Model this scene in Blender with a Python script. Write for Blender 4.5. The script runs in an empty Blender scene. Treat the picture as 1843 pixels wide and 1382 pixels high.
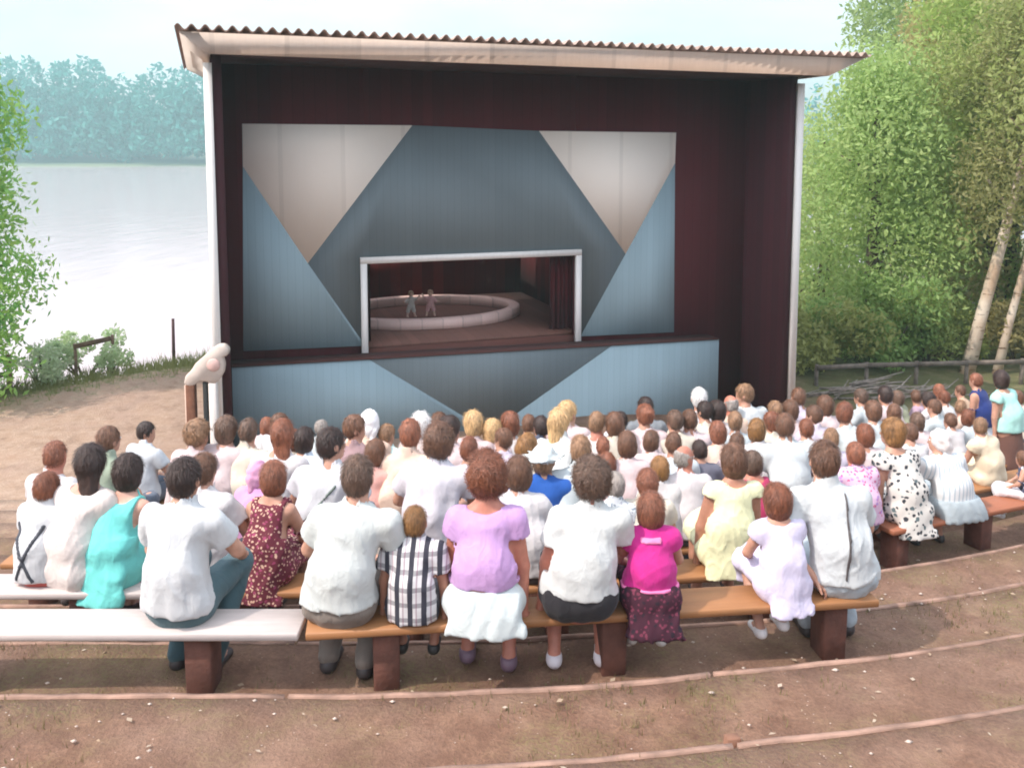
import bpy, math, random
import numpy as np
from math import sin, cos, pi, radians
rnd = random.Random(7)
SC = bpy.context.scene
COL = SC.collection

# ------------------------------------------------------------------ camera
PITCH = math.atan(.1034); CP, SP = cos(PITCH), sin(PITCH); FPX = 1650.; CX, CY = 921.5, 433.
cd = bpy.data.cameras.new('camera'); cam = bpy.data.objects.new('camera', cd); COL.objects.link(cam)
cam.rotation_euler = (pi/2 - PITCH, 0, 0)
cd.sensor_width = 36; cd.lens = 36*FPX/1843; cd.shift_y = -(691-CY)/1843
cd.clip_start = .1; cd.clip_end = 3000
SC.camera = cam

def proj(X, Y, Z):
    d = Y*CP - Z*SP
    return CX + FPX*X/d, CY - FPX*(Y*SP + Z*CP)/d
def ray(px, py):
    a = (px-CX)/FPX; b = (CY-py)/FPX
    return (a, CP + b*SP, -SP + b*CP)
def at(px, py, Y):
    r = ray(px, py); t = Y/r[1]
    return (r[0]*t, Y, r[2]*t)
def on_z(px, py, z):
    r = ray(px, py); t = z/r[2]
    return (r[0]*t, r[1]*t, z)

# ------------------------------------------------------------------ materials
def new_mat(name):
    m = bpy.data.materials.new(name); m.use_nodes = True
    nt = m.node_tree; nt.nodes.clear()
    o = nt.nodes.new('ShaderNodeOutputMaterial'); b = nt.nodes.new('ShaderNodeBsdfPrincipled')
    nt.links.new(b.outputs[0], o.inputs[0])
    return m, nt, b
def N(nt, t, **kw):
    n = nt.nodes.new(t)
    for k, v in kw.items(): setattr(n, k, v)
    return n
def c4(c): return (c[0], c[1], c[2], 1)
def mix(nt, fac, a, b, mode='MIX'):
    n = N(nt, 'ShaderNodeMix', data_type='RGBA', blend_type=mode)
    for s, v in ((0, fac), (6, a), (7, b)):
        if isinstance(v, (int, float)): n.inputs[s].default_value = v
        elif isinstance(v, tuple): n.inputs[s].default_value = c4(v)
        else: nt.links.new(v, n.inputs[s])
    return n.outputs[2]
def coords(nt, scale=(1, 1, 1), kind='Object'):
    tc = N(nt, 'ShaderNodeTexCoord'); mp = N(nt, 'ShaderNodeMapping')
    mp.inputs['Scale'].default_value = scale
    nt.links.new(tc.outputs[kind], mp.inputs[0])
    return mp.outputs[0]
def noise(nt, vec, scale, detail=4, rough=.55):
    n = N(nt, 'ShaderNodeTexNoise'); n.inputs['Scale'].default_value = scale
    n.inputs['Detail'].default_value = detail; n.inputs['Roughness'].default_value = rough
    nt.links.new(vec, n.inputs['Vector']); return n
def ramp(nt, val, lo, hi, a=0., b=1.):
    n = N(nt, 'ShaderNodeMapRange'); n.inputs[1].default_value = lo; n.inputs[2].default_value = hi
    n.inputs[3].default_value = a; n.inputs[4].default_value = b
    nt.links.new(val, n.inputs[0]); return n.outputs[0]
def bump(nt, b, h, strength=.3, dist=.01):
    n = N(nt, 'ShaderNodeBump'); n.inputs['Strength'].default_value = strength; n.inputs['Distance'].default_value = dist
    nt.links.new(h, n.inputs['Height']); nt.links.new(n.outputs[0], b.inputs['Normal'])
def mul(c, f): return tuple(min(1, x*f) for x in c)

MATS = {}
def cached(f):
    def w(*a, **k):
        key = (f.__name__,)+a+tuple(sorted(k.items()))
        if key not in MATS: MATS[key] = f(*a, **k)
        return MATS[key]
    return w

@cached
def m_cloth(col, var=.12):
    m, nt, b = new_mat('cloth'); v = coords(nt)
    n = noise(nt, v, 9, 5); n2 = noise(nt, v, 160, 2)
    c = mix(nt, ramp(nt, n.outputs[0], .3, .7), mul(col, 1-var), mul(col, 1+var*.5))
    nt.links.new(c, b.inputs['Base Color']); b.inputs['Roughness'].default_value = .9
    b.inputs['Sheen Weight'].default_value = .1
    w = noise(nt, coords(nt, (1, 1, .55)), 11, 3, .5); w.inputs['Distortion'].default_value = 1.2
    r1 = N(nt, 'ShaderNodeMath', operation='SUBTRACT'); r1.inputs[1].default_value = .5; nt.links.new(w.outputs[0], r1.inputs[0])
    r2 = N(nt, 'ShaderNodeMath', operation='ABSOLUTE'); nt.links.new(r1.outputs[0], r2.inputs[0])
    hgt = N(nt, 'ShaderNodeMath', operation='MULTIPLY_ADD'); hgt.inputs[1].default_value = .06; nt.links.new(n2.outputs[0], hgt.inputs[0]); nt.links.new(ramp(nt, r2.outputs[0], 0, .12, 1, 0), hgt.inputs[2])
    bump(nt, b, hgt.outputs[0], .17, .010); return m
@cached
def m_floral(base, spot1, spot2, scale=38.):
    m, nt, b = new_mat('print_cloth'); v = coords(nt)
    w = noise(nt, v, 14, 3)
    vv = N(nt, 'ShaderNodeVectorMath', operation='MULTIPLY_ADD'); vv.inputs[1].default_value = (.05,)*3
    nt.links.new(w.outputs[1], vv.inputs[0]); nt.links.new(v, vv.inputs[2])
    vo = N(nt, 'ShaderNodeTexVoronoi'); vo.inputs['Scale'].default_value = scale; nt.links.new(vv.outputs[0], vo.inputs['Vector'])
    vo2 = N(nt, 'ShaderNodeTexVoronoi'); vo2.inputs['Scale'].default_value = scale*.62; nt.links.new(vv.outputs[0], vo2.inputs['Vector'])
    c = mix(nt, ramp(nt, vo.outputs[0], .30, .36, 1, 0), base, spot1)
    c = mix(nt, ramp(nt, vo2.outputs[0], .22, .28, 1, 0), c, spot2)
    nt.links.new(c, b.inputs['Base Color']); b.inputs['Roughness'].default_value = .9; return m
@cached
def m_plaid(base, dark, sx=15., sz=13.):
    m, nt, b = new_mat('plaid_cloth'); v = coords(nt)
    sep = N(nt, 'ShaderNodeSeparateXYZ'); nt.links.new(v, sep.inputs[0])
    def stripe(o, s, w, off=0.):
        a = N(nt, 'ShaderNodeMath', operation='MULTIPLY_ADD'); a.inputs[1].default_value = s; a.inputs[2].default_value = off
        nt.links.new(sep.outputs[o], a.inputs[0])
        f = N(nt, 'ShaderNodeMath', operation='FRACT'); nt.links.new(a.outputs[0], f.inputs[0])
        l = N(nt, 'ShaderNodeMath', operation='LESS_THAN'); l.inputs[1].default_value = w; nt.links.new(f.outputs[0], l.inputs[0]); return l.outputs[0]
    c = mix(nt, stripe(0, sx, .38), base, dark)
    k = N(nt, 'ShaderNodeMath', operation='MULTIPLY'); k.inputs[1].default_value = .55; nt.links.new(stripe(2, sz, .3), k.inputs[0])
    c = mix(nt, k.outputs[0], c, dark)
    k2 = N(nt, 'ShaderNodeMath', operation='MULTIPLY'); k2.inputs[1].default_value = .5; nt.links.new(stripe(0, sx*1., .1, .4), k2.inputs[0])
    c = mix(nt, k2.outputs[0], c, (.18, .03, .09))
    nt.links.new(c, b.inputs['Base Color']); b.inputs['Roughness'].default_value = .9; return m
@cached
def m_stripe(base, line, s=34., w=.3, axis=0):
    m, nt, b = new_mat('striped_cloth'); v = coords(nt)
    sep = N(nt, 'ShaderNodeSeparateXYZ'); nt.links.new(v, sep.inputs[0])
    a = N(nt, 'ShaderNodeMath', operation='MULTIPLY'); a.inputs[1].default_value = s; nt.links.new(sep.outputs[axis], a.inputs[0])
    f = N(nt, 'ShaderNodeMath', operation='FRACT'); nt.links.new(a.outputs[0], f.inputs[0])
    l = N(nt, 'ShaderNodeMath', operation='LESS_THAN'); l.inputs[1].default_value = w; nt.links.new(f.outputs[0], l.inputs[0])
    nt.links.new(mix(nt, l.outputs[0], base, line), b.inputs['Base Color']); b.inputs['Roughness'].default_value = .9; return m
@cached
def m_skin(col):
    m, nt, b = new_mat('skin'); v = coords(nt); n = noise(nt, v, 18, 3)
    nt.links.new(mix(nt, ramp(nt, n.outputs[0], .3, .7), mul(col, .85), mul(col, 1.1)), b.inputs['Base Color'])
    b.inputs['Roughness'].default_value = .55; b.inputs['Subsurface Weight'].default_value = .08
    b.inputs['Subsurface Radius'].default_value = (.02, .008, .004); return m
def mul_(nt, c, f): return mix(nt, 1., c, (f, f, f), 'MULTIPLY') if f <= 1 else mix(nt, f-1, c, (1, .85, .7), 'SOFT_LIGHT')
@cached
def m_hair(col):
    m, nt, b = new_mat('hair'); v = coords(nt, (1, 1, .28)); n = noise(nt, v, 95, 4, .65); n2 = noise(nt, v, 22, 3)
    c = mix(nt, ramp(nt, n.outputs[0], .32, .68), mul(col, .45), mul(col, 1.6))
    c = mix(nt, ramp(nt, n2.outputs[0], .40, .62, 0, .5), c, mul(col, 1.9))
    gi = N(nt, 'ShaderNodeNewGeometry'); c = mix(nt, gi.outputs['Random Per Island'], mul_(nt, c, .82), mul_(nt, c, 1.2))
    nt.links.new(c, b.inputs['Base Color']); b.inputs['Roughness'].default_value = .5
    bump(nt, b, n.outputs[0], .8, .008); return m
@cached
def m_plain(name, col, rough=.6, var=.15, scale=6., bmp=.2, bscale=60., metallic=0.):
    m, nt, b = new_mat(name); v = coords(nt); n = noise(nt, v, scale, 5)
    nt.links.new(mix(nt, ramp(nt, n.outputs[0], .3, .7), mul(col, 1-var), mul(col, 1+var)), b.inputs['Base Color'])
    b.inputs['Roughness'].default_value = rough; b.inputs['Metallic'].default_value = metallic
    if bmp: bump(nt, b, noise(nt, v, bscale, 3).outputs[0], bmp, .01)
    return m
@cached
def m_board(name, col, plank=.14, axis=0, var=.18, rough=.75, groove=.35, streak=.2):
    """painted boards: thin grooves every plank metres along one axis, each board a little different"""
    m, nt, b = new_mat(name); v = coords(nt)
    sep = N(nt, 'ShaderNodeSeparateXYZ'); nt.links.new(v, sep.inputs[0])
    a = N(nt, 'ShaderNodeMath', operation='DIVIDE'); a.inputs[1].default_value = plank; nt.links.new(sep.outputs[axis], a.inputs[0])
    fl = N(nt, 'ShaderNodeMath', operation='FLOOR'); nt.links.new(a.outputs[0], fl.inputs[0])
    wn = N(nt, 'ShaderNodeTexWhiteNoise', noise_dimensions='1D'); nt.links.new(fl.outputs[0], wn.inputs['W'])
    fr = N(nt, 'ShaderNodeMath', operation='FRACT'); nt.links.new(a.outputs[0], fr.inputs[0])
    lt = N(nt, 'ShaderNodeMath', operation='LESS_THAN'); lt.inputs[1].default_value = .07; nt.links.new(fr.outputs[0], lt.inputs[0])
    g = [14., 14., 14.]; g[2 if axis != 2 else 0] = 1.6
    n = noise(nt, coords(nt, tuple(g)), 1.6, 6, .65); n2 = noise(nt, v, 1.3, 4)
    c = mix(nt, wn.outputs[0], mul(col, 1-var), mul(col, 1+var))
    c = mix(nt, ramp(nt, n.outputs[0], .3, .75, 0, streak), c, mul(col, .55))
    c = mix(nt, ramp(nt, n2.outputs[0], .5, .75, 0, streak*.7), c, mul(col, 1.45))
    gm = N(nt, 'ShaderNodeMath', operation='MULTIPLY'); gm.inputs[1].default_value = groove; nt.links.new(lt.outputs[0], gm.inputs[0])
    c = mix(nt, gm.outputs[0], c, mul(col, .3))
    nt.links.new(c, b.inputs['Base Color']); b.inputs['Roughness'].default_value = rough
    bump(nt, b, n.outputs[0], .25, .006); return m
@cached
def m_leaf(col, col2, trans=.35):
    m, nt, b = new_mat('leaf'); g = N(nt, 'ShaderNodeNewGeometry')
    v = coords(nt); n = noise(nt, v, 1.1, 3)
    c = mix(nt, g.outputs['Random Per Island'], col, col2)
    c = mix(nt, ramp(nt, n.outputs[0], .35, .65, 0, .6), c, mul(col2, 1.25))
    nt.links.new(c, b.inputs['Base Color']); b.inputs['Roughness'].default_value = .6
    t = N(nt, 'ShaderNodeBsdfTranslucent'); nt.links.new(c, t.inputs[0])
    ms = N(nt, 'ShaderNodeMixShader'); ms.inputs[0].default_value = trans
    nt.links.new(b.outputs[0], ms.inputs[1]); nt.links.new(t.outputs[0], ms.inputs[2])
    nt.links.new(ms.outputs[0], nt.nodes['Material Output'].inputs[0]); return m
@cached
def m_birch(col=(.56, .49, .40)):
    m, nt, b = new_mat('birch_bark'); v = coords(nt, (2, 2, 9)); n = noise(nt, v, 2.2, 4, .6); n2 = noise(nt, coords(nt), 1.3, 4)
    c = mix(nt, ramp(nt, n.outputs[0], .58, .64), col, (.05, .04, .035))
    c = mix(nt, ramp(nt, n2.outputs[0], .42, .62, 0, .7), c, (.32, .19, .10))
    nt.links.new(c, b.inputs['Base Color']); b.inputs['Roughness'].default_value = .85
    bump(nt, b, n.outputs[0], .5, .02); return m
def m_ground():
    m, nt, b = new_mat('dirt'); v = coords(nt)
    sep = N(nt, 'ShaderNodeSeparateXYZ'); nt.links.new(v, sep.inputs[0])
    n1 = noise(nt, v, .9, 6, .65); n2 = noise(nt, v, 5.5, 6, .7); n3 = noise(nt, v, 55, 4, .7); n4 = noise(nt, v, 1.7, 5, .6)
    c = mix(nt, ramp(nt, n2.outputs[0], .3, .7), (.155, .074, .045), (.32, .182, .115))
    c = mix(nt, ramp(nt, n1.outputs[0], .40, .66, 0, .75), c, (.27, .168, .122))
    # worn olive grass film on the treads
    gr = N(nt, 'ShaderNodeMath', operation='MULTIPLY'); nt.links.new(ramp(nt, n4.outputs[0], .46, .62, 0, .75), gr.inputs[0])
    nt.links.new(ramp(nt, n3.outputs[0], .40, .6), gr.inputs[1])
    c = mix(nt, gr.outputs[0], c, (.185, .165, .06))
    # bare pale bank beyond the seats
    f = N(nt, 'ShaderNodeMath', operation='MULTIPLY'); nt.links.new(ramp(nt, sep.outputs[1], 7.5, 10.), f.inputs[0]); nt.links.new(ramp(nt, sep.outputs[0], 1, -2.), f.inputs[1])
    tan = mix(nt, ramp(nt, n2.outputs[0], .3, .7), (.41, .27, .185), (.56, .42, .32))
    tan = mix(nt, ramp(nt, n1.outputs[0], .45, .65, 0, .5), tan, (.40, .28, .23))
    c = mix(nt, f.outputs[0], c, tan)
    # grass along the crest of the bank and under the trees
    cr = N(nt, 'ShaderNodeMath', operation='MULTIPLY_ADD'); cr.inputs[1].default_value = -.88; nt.links.new(sep.outputs[0], cr.inputs[0]); nt.links.new(sep.outputs[1], cr.inputs[2])
    q = N(nt, 'ShaderNodeMath', operation='ADD'); nt.links.new(cr.outputs[0], q.inputs[0]); nt.links.new(ramp(nt, n2.outputs[0], .3, .7, -1.2, 1.2), q.inputs[1])
    gl = N(nt, 'ShaderNodeMath', operation='MULTIPLY'); nt.links.new(ramp(nt, q.outputs[0], 22.0, 22.9), gl.inputs[0]); nt.links.new(ramp(nt, sep.outputs[1], 11, 13), gl.inputs[1])
    c = mix(nt, gl.outputs[0], c, (.20, .22, .08))
    ry = N(nt, 'ShaderNodeMath', operation='MULTIPLY'); nt.links.new(ramp(nt, sep.outputs[1], 14, 16.5), ry.inputs[0]); nt.links.new(ramp(nt, sep.outputs[0], 4, 6), ry.inputs[1])
    c = mix(nt, ry.outputs[0], c, (.12, .14, .05))
    c = mix(nt, ramp(nt, n3.outputs[0], .35, .65, .42, 0), c, (.06, .032, .02))
    n5 = noise(nt, v, 2.6, 7, .75); c = mix(nt, ramp(nt, n5.outputs[0], .50, .68, 0, .5), c, (.12, .062, .04)); c = mix(nt, ramp(nt, n5.outputs[0], .50, .32, 0, .4), c, (.37, .235, .165))
    vo = N(nt, 'ShaderNodeTexVoronoi'); vo.inputs['Scale'].default_value = 26; nt.links.new(v, vo.inputs['Vector'])
    sp = N(nt, 'ShaderNodeMath', operation='MULTIPLY'); nt.links.new(ramp(nt, vo.outputs[0], .07, .11, 1, 0), sp.inputs[0]); nt.links.new(ramp(nt, n2.outputs[0], .5, .6), sp.inputs[1])
    c = mix(nt, sp.outputs[0], c, (.55, .43, .36))
    nt.links.new(c, b.inputs['Base Color']); b.inputs['Roughness'].default_value = .95
    bump(nt, b, n3.outputs[0], .7, .03); return m
def m_water():
    m, nt, b = new_mat('lake_water'); v = coords(nt, (1, .35, 1)); n = noise(nt, v, .5, 6, .6)
    b.inputs['Base Color'].default_value = (.46, .375, .38, 1); b.inputs['Roughness'].default_value = .13  # pale pinkish base colour stands in for the sky's reflection
    b.inputs['IOR'].default_value = 1.33
    bump(nt, b, n.outputs[0], .22, .25); return m

# ------------------------------------------------------------------ mesh helpers
def mk(name, V, F, mat, parent=None, smooth=False, mats=None, fm=None):
    """V (n,3); F array (m,k) or list of tuples; one mesh object"""
    me = bpy.data.meshes.new(name)
    V = np.asarray(V, dtype=np.float32).reshape(-1, 3)
    if isinstance(F, np.ndarray):
        nl = F.size; k = F.shape[1]
        starts = np.arange(0, nl, k, dtype=np.int32); loops = F.astype(np.int32).ravel(); tot = len(F)
    else:
        ln = [len(f) for f in F]; tot = len(F)
        starts = np.concatenate([[0], np.cumsum(ln)[:-1]]).astype(np.int32); loops = np.array([i for f in F for i in f], dtype=np.int32)
    me.vertices.add(len(V)); me.vertices.foreach_set('co', V.ravel())
    me.loops.add(len(loops)); me.loops.foreach_set('vertex_index', loops)
    me.polygons.add(tot); me.polygons.foreach_set('loop_start', starts)
    if smooth: me.polygons.foreach_set('use_smooth', np.ones(tot, dtype=bool))
    for q in (mats or [mat]): me.materials.append(q)
    if fm is not None: me.polygons.foreach_set('material_index', np.asarray(fm, dtype=np.int32))
    me.update(calc_edges=True); me.validate()
    o = bpy.data.objects.new(name, me); COL.objects.link(o)
    if parent is not None: o.parent = parent
    return o
def tag(o, label=None, cat=None, group=None, kind=None):
    if label: o['label'] = label
    if cat: o['category'] = cat
    if group: o['group'] = group
    if kind: o['kind'] = kind
    return o
def empty(name, loc, rz=0., label=None, cat=None, group=None):
    o = bpy.data.objects.new(name, None); COL.objects.link(o); o.empty_display_size = .1
    o.location = loc; o.rotation_euler = (0, 0, rz); return tag(o, label, cat, group)

class MB:
    def __init__(s): s.V = []; s.F = []
    def add(s, V, F):
        n = len(s.V); s.V += [tuple(v) for v in V]; s.F += [tuple(i+n for i in f) for f in F]; return s
    def box(s, a, b):
        (x0, y0, z0), (x1, y1, z1) = a, b
        return s.hexa([(x0, y0, z0), (x1, y0, z0), (x1, y1, z0), (x0, y1, z0), (x0, y0, z1), (x1, y0, z1), (x1, y1, z1), (x0, y1, z1)])
    def hexa(s, V):
        return s.add(V, [(0, 3, 2, 1), (4, 5, 6, 7), (0, 1, 5, 4), (1, 2, 6, 5), (2, 3, 7, 6), (3, 0, 4, 7)])
    def poly(s, P, y0, y1):
        """polygon in x,z extruded from y0 to y1"""
        A = sum(P[i][0]*P[(i+1) % len(P)][1]-P[(i+1) % len(P)][0]*P[i][1] for i in range(len(P)))
        if A < 0: P = P[::-1]
        n = len(P)
        V = [(x, y0, z) for x, z in P]+[(x, y1, z) for x, z in P]
        return s.add(V, [tuple(range(n)), tuple(range(2*n-1, n-1, -1))]+[(i+n, (i+1) % n+n, (i+1) % n, i)[::1] for i in range(n)])
    def tube(s, pts, rad, n=10, cap=True):
        pts = [np.array(p, float) for p in pts]; base = len(s.V); rings = []
        for i, p in enumerate(pts):
            t = pts[min(i+1, len(pts)-1)]-pts[max(i-1, 0)]; t /= max(np.linalg.norm(t), 1e-9)
            a = np.cross(t, (0, 0, 1.)) if abs(t[2]) < .95 else np.cross(t, (1., 0, 0)); a /= np.linalg.norm(a); b = np.cross(t, a)
            r = rad[i] if hasattr(rad, '__len__') else rad
            rings.append([tuple(p+r*(cos(2*pi*k/n)*a+sin(2*pi*k/n)*b)) for k in range(n)])
        V = [v for r in rings for v in r]; F = []
        for i in range(len(pts)-1):
            for k in range(n):
                F.append((i*n+k, i*n+(k+1) % n, (i+1)*n+(k+1) % n, (i+1)*n+k))
        if cap: F += [tuple(range(n-1, -1, -1)), tuple(range((len(pts)-1)*n, len(pts)*n))]
        return s.add(V, F)
    def bar(s, p, q, w, h, up=(0, 0, 1)):
        """box beam from p to q, w wide across, h high"""
        p, q = np.array(p, float), np.array(q, float); t = q-p; t /= np.linalg.norm(t)
        a = np.cross(t, up); a /= np.linalg.norm(a); b = np.cross(a, t)
        V = [tuple(e+i*a*w/2+j*b*h/2) for e in (p, q) for i, j in ((-1, -1), (1, -1), (1, 1), (-1, 1))]
        return s.add(V, [(0, 1, 2, 3), (7, 6, 5, 4), (0, 4, 5, 1), (1, 5, 6, 2), (2, 6, 7, 3), (3, 7, 4, 0)])
    def build(s, name, mat, parent=None, smooth=False, bevel=0.):
        o = mk(name, s.V, s.F, mat, parent, smooth)
        import bmesh
        bm = bmesh.new(); bm.from_mesh(o.data); bmesh.ops.recalc_face_normals(bm, faces=bm.faces)
        if bevel: bmesh.ops.bevel(bm, geom=bm.edges[:], offset=bevel, segments=1, affect='EDGES')
        bm.to_mesh(o.data); bm.free(); return o

# ------------------------------------------------------------------ implicit surfaces (for bodies and clothes)
class Field:
    def __init__(s, lo, hi, h):
        s.h = h; s.lo = np.array(lo, np.float32)
        n = np.maximum(np.ceil((np.array(hi)-np.array(lo))/h).astype(int)+1, 4); s.n = n
        s.ax = [(s.lo[i]+h*np.arange(n[i])).astype(np.float32) for i in range(3)]
        s.v = np.full(n, .25, np.float32)
    def sl(s, lo, hi):
        r = []
        for i in range(3):
            a = int(max(0, math.floor((lo[i]-s.lo[i])/s.h))); b = int(min(s.n[i], math.ceil((hi[i]-s.lo[i])/s.h)+1))
            if b <= a: return None
            r.append(slice(a, b))
        return tuple(r)
    def grid(s, sl):
        return np.meshgrid(s.ax[0][sl[0]], s.ax[1][sl[1]], s.ax[2][sl[2]], indexing='ij', sparse=True)
    def full(s): return np.meshgrid(*s.ax, indexing='ij', sparse=True)
    def union(s, sl, d, k):
        a = s.v[sl]
        if k > 0:
            h = np.maximum(k-np.abs(a-d), 0)/k
            s.v[sl] = np.minimum(a, d)-h*h*k*.25
        else: s.v[sl] = np.minimum(a, d)
    def cone(s, a, b, ra, rb, k=.03, flat=None, sub=False):
        a = np.array(a, float); b = np.array(b, float); m = max(ra, rb)+.07
        sl = s.sl(np.minimum(a, b)-m, np.maximum(a, b)+m)
        if sl is None: return s
        X, Y, Z = s.grid(sl); x, y, z = X-a[0], Y-a[1], Z-a[2]; ba = b-a
        if flat is not None:
            y = y/flat[1]; z = z/flat[2]; x = x/flat[0]; ba = ba/np.array(flat)
        t = np.clip((x*ba[0]+y*ba[1]+z*ba[2])/max(float(ba@ba), 1e-9), 0, 1)
        d = np.sqrt((x-t*ba[0])**2+(y-t*ba[1])**2+(z-t*ba[2])**2)-(ra+t*(rb-ra))
        if flat is not None: d = d*min(flat)
        if sub: s.v[sl] = np.maximum(s.v[sl], -d)
        else: s.union(sl, d.astype(np.float32), k)
        return s
    def ell(s, c, r, k=.02, R=None, sub=False):
        m = max(r)+.06; c = np.array(c, float); sl = s.sl(c-m, c+m)
        if sl is None: return s
        X, Y, Z = s.grid(sl); x, y, z = X-c[0], Y-c[1], Z-c[2]
        if R is not None:
            x, y, z = R[0, 0]*x+R[1, 0]*y+R[2, 0]*z, R[0, 1]*x+R[1, 1]*y+R[2, 1]*z, R[0, 2]*x+R[1, 2]*y+R[2, 2]*z
        q = np.sqrt((x/r[0])**2+(y/r[1])**2+(z/r[2])**2)
        d = (q-1)*min(r)
        if sub: s.v[sl] = np.maximum(s.v[sl], -d)
        else: s.union(sl, d.astype(np.float32), k)
        return s
    def cut(s, p, n):
        """keep the side the normal n points AWAY from"""
        X, Y, Z = s.full(); n = np.array(n, float); n /= np.linalg.norm(n)
        s.v = np.maximum(s.v, ((X-p[0])*n[0]+(Y-p[1])*n[1]+(Z-p[2])*n[2]).astype(np.float32)); return s
    def wrinkle(s, amp, wl, seed, dirz=1.):
        X, Y, Z = s.full(); g = np.random.RandomState(seed); d = 0
        for i in range(5):
            k = g.normal(size=3); k[2] *= dirz; k *= 2*pi/(wl*(.6+.9*g.rand()))/np.linalg.norm(k)
            d = d+np.sin(X*k[0]+Y*k[1]+Z*k[2]+g.rand()*6.28)
        s.v = s.v+(amp*.45*d).astype(np.float32); return s
    def crease(s, amp, wl, seed, dirz=.5):
        """sharp-edged folds: ridged, warped waves"""
        X, Y, Z = s.full(); g = np.random.RandomState(seed)
        def n(w):
            d = 0
            for i in range(4):
                k = g.normal(size=3); k[2] *= dirz; k *= 2*pi/(w*(.6+.9*g.rand()))/np.linalg.norm(k); d = d+np.sin(X*k[0]+Y*k[1]+Z*k[2]+g.rand()*6.28)
            return d*.5
        a = 1-np.minimum(np.abs(n(wl)), 1)*1.; b = 1-np.minimum(np.abs(n(wl*.6)), 1)
        s.v = s.v-(amp*(a**3*.8+b**3*.4)-amp*.35).astype(np.float32); return s
    def mesh(s):
        v = s.v.copy(); e = 1e-5; v[np.abs(v) < e] = e
        v[0], v[-1] = .1, .1; v[:, 0], v[:, -1] = .1, .1; v[:, :, 0], v[:, :, -1] = .1, .1
        ins = v < 0
        nx, ny, nz = v.shape; cs = (nx-1, ny-1, nz-1)
        cnt = np.zeros(cs, np.float32); acc = np.zeros(cs+(3,), np.float32)
        for axis in range(3):
            o = [a for a in range(3) if a != axis]
            s0 = [slice(None)]*3; s1 = [slice(None)]*3; s0[axis] = slice(0, -1); s1[axis] = slice(1, None)
            A, B = v[tuple(s0)], v[tuple(s1)]; cr = ins[tuple(s0)] != ins[tuple(s1)]
            t = np.where(cr, A/np.where(cr, A-B, 1), 0)
            for da in (0, 1):
                for db in (0, 1):
                    q = [slice(None)]*3
                    q[o[0]] = slice(da, da+cs[o[0]]); q[o[1]] = slice(db, db+cs[o[1]])
                    c = cr[tuple(q)]; cnt += c; tt = t[tuple(q)]
                    acc[..., axis] += tt; acc[..., o[0]] += c*da; acc[..., o[1]] += c*db
        act = cnt > 0; ids = np.full(cs, -1, np.int64); ids[act] = np.arange(act.sum())
        I = np.argwhere(act).astype(np.float32)
        P = s.lo+s.h*(I+acc[act]/cnt[act][:, None])
        Q = []
        for axis in range(3):
            o = [(axis+1) % 3, (axis+2) % 3]
            s0 = [slice(1, -1)]*3; s1 = [slice(1, -1)]*3; s0[axis] = slice(0, -1); s1[axis] = slice(1, None)
            a, b = ins[tuple(s0)], ins[tuple(s1)]
            for flip, msk in ((False, a & ~b), (True, ~a & b)):
                L = np.argwhere(msk)
                if not len(L): continue
                L[:, o[0]] += 1; L[:, o[1]] += 1
                def cid(d0, d1):
                    M = L.copy(); M[:, o[0]] -= d0; M[:, o[1]] -= d1
                    return ids[M[:, 0], M[:, 1], M[:, 2]]
                q = np.stack([cid(1, 1), cid(0, 1), cid(0, 0), cid(1, 0)], 1)
                Q.append(q[:, ::-1] if flip else q)
        return P, (np.concatenate(Q) if Q else np.zeros((0, 4), np.int64))
# ------------------------------------------------------------------ terrain layout
BX, BK = -.9, .052
def gx(X):
    t = max(0., X-BX); tm = 5.9
    return BK*t*t if t < tm else BK*tm*tm+2*BK*tm*(t-tm)
def zlat(X): return -.05*min(max(0., X-1), 6)
SEAT1, RISE, PITCHR, BENCH = -2.365, .2, .8, .36
def seat_z(k, X): return SEAT1-RISE*(k-1)+zlat(X)
def tread_z(k, X): return seat_z(k, X)-BENCH
def row_y(k): return 4.25+PITCHR*(k-1)          # near edge of the bench of row k, before the arc is added
def edge_y(k): return 3.98+PITCHR*k             # far edge of tread k (tread 1 carries the first bench)
KMAX = 9
def base_z(s, X):
    k = math.ceil((s-3.98)/PITCHR)              # tread number
    k = min(max(k, -5), KMAX)
    return tread_z(k, X) if k <= 1 or True else 0
def place(px, py, k, off=.15):
    """seat point in row k seen at picture column px: world X, Y"""
    X = 0.
    for _ in range(30):
        Y = row_y(k)+off+gx(X); z = seat_z(k, X)+.4
        X = (px-CX)/FPX*(Y*CP-z*SP)
    return X, Y

SKIN = {'n': (.50, .27, .19), 't': (.42, .20, .13), 'p': (.58, .34, .26), 'r': (.48, .19, .13)}
HAIR = {'dk': (.030, .016, .013), 'br': (.115, .056, .033), 'au': (.165, .058, .030), 'rd': (.20, .075, .042), 'bl': (.48, .31, .15),
        'lb': (.22, .125, .07), 'gb': (.20, .10, .035), 'gr': (.30, .27, .25), 'wh': (.72, .68, .66), 'dg': (.10, .060, .042)}
W = (.57, .55, .555); WB = (.50, .565, .59); WP = (.60, .485, .49); WC = (.60, .55, .46); WL = (.55, .50, .59)
CAST = []

def rot3(yaw, pitch=0., roll=0.):
    cy, sy = cos(yaw), sin(yaw); A = np.array([[cy, -sy, 0], [sy, cy, 0], [0, 0, 1]])
    c, s = cos(pitch), sin(pitch); B = np.array([[1, 0, 0], [0, c, -s], [0, s, c]])
    c, s = cos(roll), sin(roll); C = np.array([[c, 0, s], [0, 1, 0], [-s, 0, c]])
    return A@C@B

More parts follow.
